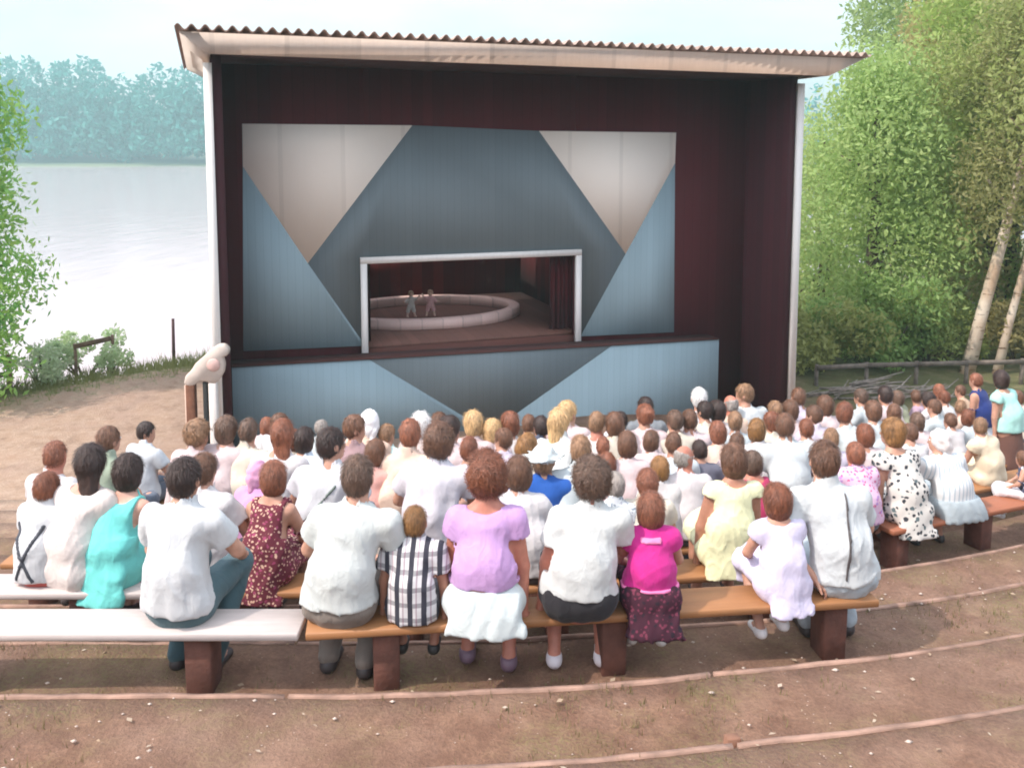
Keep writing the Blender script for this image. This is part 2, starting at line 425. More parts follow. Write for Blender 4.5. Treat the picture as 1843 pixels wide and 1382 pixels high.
def person(label, xt, xh, yh, k, hair='br', hs='short', top=W, sleeve=.55, bottom='trousers', bcol=(.10, .12, .16), skin='n', fem=False,
           wd=1., arms=('lap', 'lap'), lean=.07, yaw=0., hyaw=0., nod=.0, stand=False, drape=0., dress=False, topmat=None, botmat=None,
           strap=None, scarf=None, shoe=(.05, .04, .04), collar=True, hmin=None, off=.15, hat=None, kid=False, shl=1., hem=.06):
    seed = len(CAST)+11; g = np.random.RandomState(seed)
    X, Y = place(xt, yh, k, off)
    zb = seat_z(k, X); hz = at(xh, yh, Y+.06)
    base = zb-BENCH; bench = BENCH
    if stand:
        H = hz[2]-base; s = H/1.68; bench = .815*s
    else:
        s = (hz[2]-zb)/(.865+{'curly': .045, 'bob': .026, 'long': .024, 'none': .012}.get(hs, .016))
    lx = (hz[0]-X)/s
    CAST.append((label[:40], k, round(s, 2), round(lx, 2)))
    dx, dy = .8-X, 14.5-Y
    rz = -math.atan2(dx, dy)*.8+yaw
    # keep the sideways lean in local axes
    lx *= cos(rz); lx = max(-.2, min(.2, lx))
    s = max(.45, min(1.2, s)); b = bench
    h = .0115 if k <= 2 else (.016 if k <= 4 else .021)
    ws = (1-.10*fem)*wd*shl; wh = (1+.08*fem)*wd
    if hyaw == 0 and k > 1: hyaw = float(np.clip(g.normal()*(.32 if k < 3 else .55), -1.1, 1.1))
    if k > 2: yaw += .12*g.normal(); lean += .03*g.normal()
    hk = 1.10 if kid else .97        # a child's head is larger for its body
    def P(x, y, z): return np.array((x*s, y*s, b+z*s))
    pel, wai, che = P(0, 0, .095), P(.2*lx, -.015, .27), P(.6*lx, lean*.55, .43)
    sh, nk, hc = P(.86*lx, lean, .555), P(.95*lx, lean+.02, .63), P(lx, lean+.05+nod*.1, .865-.122*hk)
    tilt = -lx*.6
    R = rot3(hyaw, -.05-nod, tilt)
    hd = lambda x, y, z: hc+R@(np.array((x, y, z))*s*hk)
    S = {-1: P(.86*lx-.168*ws, lean, .528), 1: P(.86*lx+.168*ws, lean, .528)}
    ARM = {'lap': ((.245*ws, lean+.10, .30), (.12, .34, .18)), 'down': ((.25*ws, lean-.01, .29), (.27*ws, .12, .04)),
           'knee': ((.25*ws, lean+.12, .33), (.17, .42, .19)), 'hip': ((.36*ws, lean-.06, .33), (.19, -.05, .10)),
           'front': ((.22*ws, lean+.14, .34), (.03, .33, .30)), 'around': ((.40*ws, lean-.02, .42), (.62*ws, -.01, .36)),
           'hang': ((.225*ws, lean+.0, .26), (.235*ws, .06, .0)), 'face': ((.24*ws, lean+.22, .36), (.06, lean+.20, .62))}
    E_, H_ = {}, {}
    for sd, nm in ((-1, arms[0]), (1, arms[1])):
        e, w = ARM[nm]; E_[sd] = P(sd*e[0]+.5*lx*.8, e[1], e[2]); H_[sd] = P(sd*w[0]+.1*lx, w[1], w[2])
    if stand:
        LEG = {sd: (P(sd*.085*wh, 0, .06), P(sd*.09*wh, .02, -.36), P(sd*.09*wh, 0, -.815+.075)) for sd in (-1, 1)}
    else:
        kz = max(.10, min(.17, (.47*s-b)/s+.06)); az = (.075*s-b)/s
        if s < .75: az = max(az, kz-.44)
        sp = .10*wh+.03*g.rand()
        LEG = {sd: (P(sd*.088*wh, .03, .095), P(sd*sp*(1.2 if not fem else .95), .43+.03*g.rand(), kz),
                    P(sd*sp, (.40-.10*g.rand()+(.0 if s > .75 else .04)) if k > 1 else .10+.12*g.rand(), az)) for sd in (-1, 1)}
    lo = np.array((-.62*s, -.38*s, -.01)); hi = np.array((.62*s, .75*s, b+.95*s))
    if not (set(arms) & {'around'}): lo[0], hi[0] = -.48*s, .48*s

    def torso(F, o, kk=.03):
        F.cone(P(-.075*wh, 0, .10), P(.075*wh, 0, .10), (.108)*s*wd+o, (.108)*s*wd+o, kk)
        F.cone(wai, che, .143*s*wh+o, .150*s*ws+o, kk, flat=(1, .74, 1))
        F.cone(P(.76*lx-.095*ws, lean*.9, .495), P(.76*lx+.095*ws, lean*.9, .495), .075*s+o, .075*s+o, kk)
        F.cone(pel, wai, .145*s*wh+o, .142*s*wh+o, kk, flat=(1, .78, 1))
        for sd in (-1, 1): F.cone(S[sd]*.5+sh*.5, nk-np.array((0, 0, .02*s)), .062*s+o*.6, .05*s+o*.4, kk)
    root = None
    # ---- body
    F = Field(lo, hi, h)
    torso(F, 0.)
    F.cone(nk-np.array((0, 0, .04*s)), hd(0, -.01, -.05), .053*s*(1-.1*fem), .05*s*(1-.1*fem), .03)
    for sd in (-1, 1):
        F.cone(S[sd], E_[sd], .052*s*wd, .041*s, .03); F.cone(E_[sd], H_[sd], .041*s, .027*s, .015)
        hp, kn, an = LEG[sd]
        F.cone(hp, kn, .088*s*wd, .058*s, .03); F.cone(kn, kn*.55+an*.45, .055*s, .054*s, .02); F.cone(kn*.55+an*.45, an, .054*s, .036*s, .02)
        F.cone(an, an+np.array((0, .13*s, -.035*s)), .038*s, .028*s, .015)
    F.ell(hd(0, -.012, .022), np.array((.074, .096, .098))*s*hk, .02, R)
    F.ell(hd(0, .028, -.05), np.array((.055, .062, .066))*s*hk, .03, R)
    if h < .02:
        F.cone(hd(0, .088, .01), hd(0, .104, -.024), .010*s*hk, .015*s*hk, .012)
        F.cone(hd(-.032, .078, .032), hd(.032, .078, .032), .013*s*hk, .013*s*hk, .012)
        F.ell(hd(0, .078, -.085), np.array((.018, .016, .016))*s*hk, .015, R)
    for sd in (-1, 1): F.ell(hd(sd*.078, -.004, -.008), np.array((.012, .022, .033))*s*hk, .008, R)
    V, Q = F.mesh(); Vs, Qs, ms = [V], [Q], [np.zeros(len(Q), int)]; nv = len(V)
    def join(v, q, mi):
        nonlocal nv
        Vs.append(v); Qs.append(q+nv); ms.append(np.full(len(q), mi)); nv += len(v)
    # ---- hands: palm, four unequal bent fingers and a thumb from the side of the palm
    for sd in (-1, 1):
        d = H_[sd]-E_[sd]; d = d/np.linalg.norm(d)
        up = np.array((0, 0, 1.)); side = np.cross(d, up); side /= max(np.linalg.norm(side), 1e-6); up = np.cross(side, d)
        hh = .0055 if k <= 2 else .0075; w = H_[sd]; q = s*(1 if k <= 4 else 1.1)
        G = Field(w-.17*s-.02, w+.17*s+.02, hh*max(.8, s))
        G.cone(w-d*.02*s, w+d*.035*q, .027*q, .030*q, .01, flat=None)
        for j, (o, l) in enumerate(((-.030, .066), (-.011, .074), (.009, .070), (.028, .055))):
            kn = w+d*.075*q+side*o*q; m1 = kn+(d*.92-up*.38)*l*.5*q; m2 = m1+(d*.6-up*.8)*l*.5*q
            G.cone(w+d*.02*q+side*o*.5*q, kn, .014*q, .0105*q, .012)
            G.cone(kn, m1, .0092*q, .0085*q, .004); G.cone(m1, m2, .0085*q, .0068*q, .004)
        t = -sd; t0 = w+d*.02*q+side*t*.025*q
        t1 = t0+(d*.55+side*t*.8-up*.2)*.04*q; G.cone(t0, t1, .013*q, .010*q, .006); G.cone(t1, t1+(d*.9+side*t*.2-up*.3)*.03*q, .0098*q, .0075*q, .004)
        v, qd = G.mesh(); join(v, qd, 0)
    # ---- eyes and lips
    if k <= 4:
        def ball(c, r, mi, n=6):
            th = np.linspace(0, pi, n); ph = np.linspace(0, 2*pi, 9)[:-1]
            v = np.array([c+R@(np.array((sin(a)*cos(f)*r[0], sin(a)*sin(f)*r[1], cos(a)*r[2]))*s*hk) for a in th for f in ph])
            q = np.array([(i*8+j, (i+1)*8+j, (i+1)*8+(j+1) % 8, i*8+(j+1) % 8) for i in range(n-1) for j in range(8)])
            join(v, q, mi)
        for sd in (-1, 1):
            ball(hd(sd*.031, .083, .012), (.013, .010, .008), 1); ball(hd(sd*.031, .090, .012), (.006, .005, .006), 2)
        ball(hd(0, .092, -.055), (.022, .007, .006), 3)
    root = mk('person', np.concatenate(Vs), np.concatenate(Qs), None, None, True,
              mats=[m_skin(SKIN[skin]), m_plain('eye_white', (.8, .78, .75), .3, bmp=0), m_plain('iris', (.05, .04, .03), .3, bmp=0), m_plain('lip', (.35, .10, .09), .5, bmp=0)], fm=np.concatenate(ms))
    root.location = (X, Y, base); root.rotation_euler = (0, 0, rz)
    tag(root, label, 'person', 'standing spectators' if stand else 'spectators seated on the benches')
    def piece(name, F, mat):
        v, q = F.mesh()
        if len(q): return mk(name, v, q, mat, root, True)
    # ---- hair
    if hs != 'none':
        r0 = np.array((.079, .100, .103)); c0 = hd(0, -.014, .028); hh = .009*max(.8, s) if k <= 2 else (.013 if k <= 4 else .017)
        G = Field(hc-np.array((.26, .30, .48))*s*hk, hc+np.array((.26, .26, .26))*s*hk, hh)
        T = {'short': .004, 'crop': -.001, 'bob': .016, 'curly': .026, 'long': .012, 'bun': .008, 'bald': -.004, 'pony': .006}[hs]
        G.ell(c0, (r0+T)*s*hk, .02, R)
        low = {'short': -.085, 'crop': -.07, 'bob': -.135, 'curly': -.10, 'long': -.30, 'bun': -.08, 'bald': -.07, 'pony': -.085}[hs]
        if hs in ('short', 'crop', 'bun', 'pony', 'bald'): G.ell(hd(0, -.045, -.03), np.array((.066, .058, .055))*s*hk, .03, R)
        if hs == 'bob':
            G.ell(hd(0, -.03, -.05), np.array((.096, .082, .088))*s*hk, .03, R)
        if hs == 'curly':
            for q in range(16):
                a, bb = g.rand()*6.28, g.rand()*1.9-.5
                G.ell(hd(.075*cos(a)*cos(bb), -.02+.085*sin(a)*cos(bb), .03+.095*sin(bb)), np.full(3, (.03+.016*g.rand())*s*hk), .02)
            G.ell(hd(0, -.03, -.03), np.array((.10, .09, .085))*s*hk, .03, R)
        if hs == 'long':
            G.cone(hd(0, -.06, -.03), hd(.01, -.095, -.24), .085*s*hk, .055*s*hk, .03, flat=(1, .55, 1))
        if hs == 'bun': G.ell(hd(0, -.105, .055), np.array((.045, .04, .042))*s*hk, .012)
        if hs == 'pony': G.cone(hd(0, -.11, .04), hd(0, -.14, -.16), .030*s*hk, .016*s*hk, .02)
        G.ell(hd(0, .115, -.045), np.array((.074, .088, .105))*s*hk, 0, R, sub=True)
        G.cut(hd(0, -.02, low), -(R@np.array((0, .25, 1.))))
        if hs == 'bald': G.cut(hd(0, 0, .055), R@np.array((0, .35, 1.)))
        G.wrinkle((.0040 if hs == 'curly' else .0022)*s, .036*s, seed, .4)
        hv, hq = G.mesh()
        if len(hq):
            n_ = hv-hc-np.array((0, 0, .01)); n_ = n_/np.linalg.norm(n_, axis=1)[:, None]
            m_ = {1: 2600, 2: 1800, 3: 900, 4: 700}.get(k, 350); pick = g.randint(0, len(hv), m_); nn = n_[pick]
            dn = np.array((0, 0, -1.)) if hs != 'curly' else np.array((0, 0, -.2))
            t = dn+g.normal(size=(m_, 3))*(.20 if hs != 'curly' else .8); t -= nn*(t*nn).sum(1)[:, None]; t /= np.maximum(np.linalg.norm(t, axis=1), .2)[:, None]
            L_ = s*(.025+.035*g.rand(m_))*(1. if hs in ('bob', 'long', 'curly') else .7); wv = np.cross(t, nn)*(s*(.0008+.0009*g.rand(m_))*(2. if k > 4 else 1))[:, None]
            r_ = hv[pick]+nn*.002; m2 = r_+t*(L_*.55)[:, None]+nn*((.005 if hs == 'curly' else .0015)+.002*g.rand(m_))[:, None]*s; tp = r_+t*L_[:, None]+nn*(.001*s+(.010 if hs == 'curly' else .004)*s*g.rand(m_)**2)[:, None]
            sv = np.stack([r_-wv, r_+wv, m2+wv, m2-wv, tp+wv*.2, tp-wv*.2], 1).reshape(-1, 3); b0 = len(hv)+6*np.arange(m_)
            sq = np.concatenate([np.stack([b0, b0+1, b0+2, b0+3], 1), np.stack([b0+3, b0+2, b0+4, b0+5], 1)])
            mk('hair', np.concatenate([hv, sv]), np.concatenate([hq, sq]), m_hair(HAIR[hair]), root, True)
    if scarf is not None:
        G = Field(hc-np.array((.2, .28, .30))*s, hc+np.array((.2, .22, .22))*s, .012 if k <= 4 else .017)
        G.ell(hd(0, -.014, .026), np.array((.092, .112, .112))*s*hk, .02, R); G.ell(hd(0, -.05, -.055), np.array((.082, .075, .075))*s*hk, .04, R)
        G.cone(hd(0, -.10, -.07), hd(0, -.125, -.19), .05*s, .012*s, .02, flat=(1, .5, 1))
        G.ell(hd(0, .115, -.04), np.array((.072, .085, .11))*s*hk, 0, R, sub=True); G.wrinkle(.005*s, .05, seed)
        piece('headscarf', G, m_cloth(scarf))
    if hat is not None:
        G = Field(hc-np.array((.26, .30, .2))*s, hc+np.array((.26, .30, .24))*s, .011 if k <= 4 else .016)
        G.ell(hd(0, -.01, .045), np.array((.094, .113, .095))*s*hk, .02, R); G.ell(hd(0, .0, .045), np.array((.145, .165, .016))*s*hk, .02, R)
        G.ell(hd(0, -.01, .0), np.array((.08, .10, .075))*s*hk, 0, R, sub=True); G.wrinkle(.003*s, .06, seed)
        piece('sun_hat', G, m_cloth(hat))
    # ---- top
    tm = topmat or m_cloth(top)
    o = .014*s+.004
    def top_field(o, extra=0.):
        G = Field(lo, hi, h*.78 if k <= 2 else h)
        torso(G, o+extra)
        for sd in (-1, 1):
            G.cone(S[sd], S[sd]*.4+E_[sd]*.6, (.053*s*wd+o), .052*s*wd+o, .03)
            if sleeve > 0:
                e = S[sd]+(E_[sd]-S[sd])*min(1, sleeve*1.15)
                G.cone(S[sd], e, .054*s*wd+o+extra, .060*s*wd+o+extra, .025)
                if sleeve > 1: G.cone(E_[sd], E_[sd]+(H_[sd]-E_[sd])*min(.93, sleeve-1), .05*s+o+extra, .036*s+o+extra, .02)
        if not dress: G.cone(wai, P(0, 0, hem+.05), .142*s*wh+o+extra, .162*s*wh+o*1.4+extra, .03, flat=(1, .80, 1))
        return G
    def clip_top(G):
        for sd in (-1, 1):       # open the sleeves at the cuff
            d = (E_[sd]-S[sd]); L = np.linalg.norm(d); d = d/L
            if sleeve <= 1:
                cut = S[sd]+d*L*sleeve if sleeve > 0 else S[sd]-np.array((sd*.035*s, 0, 0))
                A, Bq, Cq = G.full(); dn = d if sleeve > 0 else np.array((sd*1., 0, -.25)); dn = dn/np.linalg.norm(dn)
                dist = (A-cut[0])*dn[0]+(Bq-cut[1])*dn[1]+(Cq-cut[2])*dn[2]
                al = (A-S[sd][0])*d[0]+(Bq-S[sd][1])*d[1]+(Cq-S[sd][2])*d[2]
                ld = np.sqrt(np.maximum((A-S[sd][0])**2+(Bq-S[sd][1])**2+(Cq-S[sd][2])**2-al**2, 0))
                tubed = np.maximum(ld-.105*s, al-L*1.1) if sleeve > 0 else np.sqrt((A-cut[0])**2+(Bq-cut[1])**2+(Cq-cut[2])**2)-.20*s
                xs = (A*sd-abs(.158*ws*s)-sd*.8*lx*s*0-.0)
                inside = np.maximum(np.maximum(-dist, tubed), -(A*sd-(.15*ws*s+sd*.55*lx*s)))
                G.v = np.maximum(G.v, -inside.astype(np.float32))
        # neckline
        G.cone(nk-np.array((0, -.01*s, .012*s)), hd(0, 0, .03), .058*s+.004, .10*s, 0, sub=True)
        if not collar: G.ell(P(.9*lx, lean-.005, .615), np.array((.10, .085, .055))*s, 0, sub=True)
        return G
    def fold(G): G.wrinkle(.0060*s, .19*s, seed, .4); G.crease(.0066*s, .17*s, seed+3, .35)
    G = top_field(o)
    if collar:
        G.cone(nk-np.array((0, -.0, .02*s)), nk+np.array((0, .006*s, .028*s)), .064*s+.008, .062*s+.008, .01)
    clip_top(G)
    if dress:
        if stand: G.cone(P(0, 0, .12), P(0, .0, -.33), .15*s*wh, .225*s*wh, .04, flat=(1, .85, 1)); 
        else:
            G.cone(P(-.06*wh, .0, .10), P(.06*wh, .0, .10), .135*s, .135*s, .04)
            G.cone(P(0, .08, .10), P(0, .42, .10), .19*s*wh, .20*s*wh, .04, flat=(1, .75, .62)); G.cone(P(0, .46, .10), P(0, .47, -.10), .16*s, .185*s, .03, flat=(1, .4, 1))
            if drape: G.cone(P(0, -.11, .12), P(0, -.165, -.06-drape), .15*s*wh, .165*s*wh, .03, flat=(1, .30, 1))
            G.cut(P(0, 0, .004-drape), (0, 0, -1)) if drape else G.cut(P(0, .30, .004), (0, 0, -1)) if False else None
    else:
        G.cut(P(0, 0, hem), (0, 0, -1))
    fold(G)
    piece('dress' if dress else ('shirt' if not fem else 'blouse'), G, tm)
    for strap in (strap if isinstance(strap, list) else [strap] if strap else []):
        G2 = clip_top(top_field(o, .010*s+.003)); fold(G2)
        A, Bq, Cq = G2.full(); band = None
        for (x0, z0, x1, z1, wdt) in strap[1]:
            p = np.array((x0*s, b+z0*s)); q = np.array((x1*s, b+z1*s)); d = (q-p)/np.linalg.norm(q-p); nrm = np.array((-d[1], d[0]))
            t = (A-p[0])*d[0]+(Cq-p[1])*d[1]; u = np.abs((A-p[0])*nrm[0]+(Cq-p[1])*nrm[1])-wdt*s
            u = np.maximum(u, np.maximum(-t, t-np.linalg.norm(q-p))); band = u if band is None else np.minimum(band, u)
        G2.v = np.maximum(G2.v, (band+0*Bq).astype(np.float32)); G2.v = np.maximum(G2.v, (Bq+0*A+0*Cq-.05*s).astype(np.float32))
        piece(strap[0], G2, m_plain('strap_leather', strap[2], .6, bmp=0))
    # ---- bottoms
    if not dress:
        bmt = botmat or m_cloth(bcol); G = Field(lo, hi, h)
        if bottom in ('trousers', 'shorts'):
            G.cone(P(-.075*wh, 0, .10), P(.075*wh, 0, .10), .122*s*wd, .122*s*wd, .03)
            G.cone(pel, wai, .158*s*wh, .138*s*wh, .03, flat=(1, .80, 1))
            for sd in (-1, 1):
                hp, kn, an = LEG[sd]; G.cone(hp, kn, .10*s*wd, .075*s, .03)
                if bottom == 'trousers': G.cone(kn, an+np.array((0, 0, .02*s)), .075*s, .062*s, .03)
            if bottom == 'shorts':
                q = LEG[1]; 
                if stand: G.cut(P(0, 0, -.25), (0, 0, -1))
                else: G.cut(P(0, .33, 0), (0, 1, 0))
        elif stand:
            G.cone(P(0, 0, .15), P(0, .0, -.38), .145*s*wh, .22*s*wh, .04, flat=(1, .85, 1))
        else:
            G.cone(P(-.07*wh, -.01, .10), P(.07*wh, -.01, .10), .137*s*wd, .137*s*wd, .04); G.cone(P(0, 0, .1), wai, .15*s, .138*s, .03, flat=(1, .8, 1))
            G.cone(P(0, .08, .10), P(0, .42, .10), .19*s*wh, .20*s*wh, .04, flat=(1, .75, .62)); G.cone(P(0, .46, .10), P(0, .47, -.10), .16*s, .185*s, .03, flat=(1, .4, 1))
            if drape:
                G.cone(P(0, -.09, .13), P(.02, -.165, -.04-drape), .15*s*wh, .215*s*wh, .03, flat=(1, .30, 1))
                G.cone(P(-.03, -.05, .10), P(.03, -.05, .10), .18*s*wh, .18*s*wh, .04, flat=(1, .62, .62))
        G.cut(P(0, 0, .20), (0, 0, 1))
        if not stand and bottom == 'skirt' and drape: G.cut(P(0, 0, .004-drape), (0, 0, -1))
        G.wrinkle(.0042*s, .10*s, seed+9, .3 if bottom == 'skirt' else 1.)
        piece(bottom, G, bmt)
    # ---- shoes
    for sd in (-1, 1):
        an = LEG[sd][2]; G = Field(an-np.array((.08, .12, .12))*s, an+np.array((.08, .26, .08))*s, .011*s+.002)
        G.cone(an+np.array((0, -.025*s, -.035*s)), an+np.array((0, .155*s, -.042*s)), .044*s, .036*s, .02, flat=(1, 1, .9))
        G.cone(an, an+np.array((0, 0, -.03*s)), .048*s, .046*s, .02); G.cut(an+np.array((0, 0, -.072*s)), (0, 0, -1)); G.cut(an+np.array((0, 0, .01*s)), (0, 0, 1))
        piece('shoe', G, m_plain('shoe_leather', shoe, .5, bmp=0))
    return root
# ------------------------------------------------------------------ ground, lake, far shore
GROUND = tread_z(KMAX, 0)
def nz2(X, Y):
    return (np.sin(X*1.7+Y*.9)+np.sin(X*.8-Y*2.1+1)+np.sin(X*3.9+Y*3.1+2)*.5+np.sin(X*6.3-Y*5.7)*.35)
def build_ground():
    xs = np.concatenate([np.linspace(-300, -20, 12)[:-1], np.linspace(-20, -5, 26)[:-1], np.linspace(-5, 7, 97)[:-1], np.linspace(7, 30, 30)[:-1], np.linspace(30, 300, 12)])
    rows = []
    for k in range(-9, KMAX+1):
        e = edge_y(k-1)
        zt = k
        rows += [(e+.02, k), (e+.22, k), (e+.42, k), (e+.62, k), (e+PITCHR, k)]
    last = edge_y(KMAX-1)+PITCHR
    rows += [(last+t, KMAX) for t in list(np.linspace(.4, 20, 36))+[24, 30, 40, 60, 90]]
    V = []; nx = len(xs)
    for s, k in rows:
        for X in xs:
            g = gx(X) if X < 30 else gx(30)
            Y = s+g; z = tread_z(k, X) if k < KMAX else GROUND+zlat(X)
            fr = (s-edge_y(k-1))/PITCHR
            if k < KMAX: z += .010*nz2(X, Y)*(1 if .1 < fr < .9 else .3)-.03*(fr < .06)
            else:
                z += .03*nz2(X*.5, Y*.5)
                q = Y-.88*X
                t = min(1, max(0, (q-23.2)/4.)); z += .12*math.exp(-((q-22.6)/.9)**2)*(X < 3)-2.9*t*t*(3-2*t)
            V.append((X, Y, z))
    F = [(j*nx+i, j*nx+i+1, (j+1)*nx+i+1, (j+1)*nx+i) for j in range(len(rows)-1) for i in range(nx-1)]
    o = mk('ground', V, np.array(F), m_ground()); tag(o, kind='structure')
    return o
build_ground()
wx = np.linspace(-420, 420, 3); 
lake = mk('lake', [(-420, 10, -6), (420, 10, -6), (420, 330, -6), (-420, 330, -6)], [(0, 1, 2, 3)], m_water()); tag(lake, kind='structure')
SHY = 263.
def far_land():
    V = []; xs = np.linspace(-420, 420, 43); ys = [SHY, SHY+3, SHY+12, SHY+30, SHY+60, SHY+110]; hz = [-6.3, -5.6, -5., -3.5, 0., 5.]
    for y, z in zip(ys, hz):
        for x in xs: V.append((x, y+4*sin(x*.05)+2*sin(x*.17), z+(.6*sin(x*.08) if z > -5 else 0)))
    F = [(j*43+i, j*43+i+1, (j+1)*43+i+1, (j+1)*43+i) for j in range(5) for i in range(42)]
    o = mk('far_shore', V, np.array(F), m_plain('shore_grass', (.14, .16, .08), .9, bmp=0), None, True); tag(o, kind='structure')
far_land()

# ------------------------------------------------------------------ foliage
def leaves(centers, radii, n, size, seed, droop=0., squash=1., flatc=.0):
    """n leaf-sized quads spread through a set of clumps (denser towards each clump's skin)"""
    g = np.random.RandomState(seed); centers = np.asarray(centers, float); radii = np.asarray(radii, float)
    w = radii**2; w /= w.sum(); ci = g.choice(len(centers), n, p=w)
    d = g.normal(size=(n, 3)); d /= np.linalg.norm(d, axis=1)[:, None]
    r = radii[ci]*(1-.55*g.rand(n)**1.6); p = centers[ci]+d*r[:, None]*np.array((1, 1, squash))
    p += g.normal(size=(n, 3))*(radii[ci]*.10)[:, None]
    p[:, 2] -= droop*g.rand(n)**2
    a = g.normal(size=(n, 3)); a[:, 2] -= .6*bool(droop); a /= np.linalg.norm(a, axis=1)[:, None]
    b = np.cross(a, g.normal(size=(n, 3))); b /= np.linalg.norm(b, axis=1)[:, None]
    s = size*(.6+.8*g.rand(n)); L = a*s[:, None]; Wd = b*(s*.42)[:, None]
    V = np.stack([p-L, p+Wd-L*.1, p+L, p-Wd-L*.1], 1).reshape(-1, 3)
    return V, np.arange(4*n).reshape(-1, 4)
def clumps(base, top, spread, n, seed, rmin, rmax, power=.8):
    g = np.random.RandomState(seed); c = []; r = []
    base, top = np.array(base, float), np.array(top, float)
    for i in range(n):
        t = g.rand()**power; p = base+(top-base)*t
        w = spread*(sin(pi*min(1, .18+.80*t)))**.8
        a = g.rand()*6.28; q = w*g.rand()**.5
        c.append(p+np.array((cos(a)*q, sin(a)*q, g.normal()*.25*spread*.3))); r.append(rmin+(rmax-rmin)*g.rand())
    return c, r
def tree(name, label, cat, base, lean, height, cbase, spread, ncl, nleaf, leaf, col, col2, seed, trunk_r=.14, bark=None, group=None, rmin=.5, rmax=1.1, droop=0., limbs=7, squash=.85, fork=None):
    x, y, z = base
    root = empty(name, (x, y, z), 0, label, cat, group)
    g = np.random.RandomState(seed); top = np.array((lean[0], lean[1], height))
    pts = [np.array((0, 0, -.25)), *[top*t+np.array((.12*sin(t*5+seed), .10*cos(t*4+seed), 0))*t for t in (.12, .3, .5, .7, .9)]]
    mb = MB(); mb.tube(pts, [trunk_r*1.35, trunk_r*1.05, trunk_r*.9, trunk_r*.7, trunk_r*.45, trunk_r*.15], 12)
    c, r = clumps(top*cbase, top, spread, ncl, seed, rmin, rmax)
    for i in range(limbs):
        q = c[i*len(c)//limbs]; t = min(.85, max(.2, q[2]/height*.8)); p = top*t
        m = (p+q)/2+np.array((0, 0, .25)); mb.tube([p, m, q], [trunk_r*.4, trunk_r*.25, trunk_r*.08], 6)
    mb.build('trunk', bark or m_plain('bark', (.10, .075, .055), .9, .3, 8, .6), root, True)
    V, F = leaves(c, r, int(nleaf*1.7), leaf*.74, seed, droop, squash)
    V[:, 2] = np.maximum(V[:, 2], .05)
    mk('crown', V, F, m_leaf(mul(col, 1.5), mul(col2, 1.7), .55), root)
    return root
def bush(name, label, px, py, Y, wdt, hgt, n, leaf, col, col2, seed, group='shrubs', zb=None):
    b = at(px, py, Y); z = zb if zb is not None else b[2]
    root = empty(name, (b[0], Y, z), 0, label, 'shrub', group); g = np.random.RandomState(seed)
    c = [((g.rand()-.5)*wdt, (g.rand()-.5)*wdt*.7, hgt*(.2+.65*g.rand()**1.2*(1))) for _ in range(14)]
    c = [(a, b2, min(h, hgt*(1-1.1*abs(a/wdt)**1.5*1.4))) for a, b2, h in c]
    r = [hgt*(.14+.16*g.rand()) for _ in c]
    mb = MB()
    for q in c[:7]: mb.tube([(q[0]*.15, q[1]*.15, -.1), (q[0]*.6, q[1]*.6, q[2]*.5), q], [.025, .018, .006], 6)
    mb.build('stem', m_plain('bark', (.10, .075, .055), .9, .3, 8, .6), root)
    V, F = leaves(c, r, n, leaf, seed); V[:, 2] = np.maximum(V[:, 2], .02)
    mk('foliage', V, F, m_leaf(mul(col, 1.5), mul(col2, 1.7), .5), root)

def far_forest():
    g = np.random.RandomState(5); C = []; R = []
    def prof(px):       # top of the tree line seen in the photograph, as a height above the lake
        k = [(-400, 90), (0, 80), (60, 74), (95, 96), (150, 72), (190, 88), (210, 118), (230, 150), (250, 116), (285, 88), (340, 96), (420, 110), (800, 120), (1500, 130), (2300, 120)]
        return np.interp(px, [a for a, _ in k], [b for _, b in k])
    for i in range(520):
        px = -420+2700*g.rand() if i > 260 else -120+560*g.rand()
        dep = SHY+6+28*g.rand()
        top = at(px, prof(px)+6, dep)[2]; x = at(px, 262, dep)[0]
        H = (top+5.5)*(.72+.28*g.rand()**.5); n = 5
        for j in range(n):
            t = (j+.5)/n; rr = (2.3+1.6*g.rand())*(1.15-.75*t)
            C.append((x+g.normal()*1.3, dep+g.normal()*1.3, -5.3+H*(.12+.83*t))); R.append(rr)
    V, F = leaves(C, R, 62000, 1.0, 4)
    o = mk('far_forest', V, F, m_leaf((.008, .14, .13), (.035, .24, .19), .3)); tag(o, 'hazy blue-green wood on the far shore of the lake', 'forest', None, 'stuff')  # blue-green haze tint put into the leaf colours
far_forest()

YG, YG2 = (.28, .34, .105), (.19, .255, .075)
bt = m_birch()
b1 = on_z(1738, 664, GROUND-.25)
def slant(px, py, base, dy=0.):
    p = at(px, py, base[1]+dy); return (p[0]-base[0], dy, p[2]-base[2])
def birch(label, pb, ptop, seed, spread, n, h2, col, col2, tr, group='slanting birches'):
    base = on_z(*pb, GROUND-.25); q = slant(*ptop, base); f = h2/q[2]
    return tree('birch_tree', label, 'tree', base, (q[0]*f, q[1]*f+.6), h2, .42, spread, 46, n, .085, col, col2, seed, tr, bt, group, .5, 1.0, .9, 9)
birch('thick slanting birch trunk with peeling pale bark, first of the leaning pair', (1738, 664), (1826, 395), 21, 2.6, 15000, 8.6, YG, (.17, .18, .07), .115)
birch('thinner slanting birch trunk leaning outward beside the thick one', (1792, 664), (1858, 470), 22, 2.1, 12000, 8.2, (.23, .235, .09), (.16, .16, .065), .075)
def rtree(name, label, px, Y, h, spread, n, seed, col, col2, leaf=.10, cb=.16, droop=.7, ncl=60, rm=1.2, lean=(0, 0)):
    p = at(px, 300, Y)
    return tree(name, label, 'tree', (p[0], Y, GROUND-.3), lean, h, cb, spread, ncl, n, leaf, col, col2, seed, .17, None, 'trees beyond the stage', .55, rm, droop, 9)
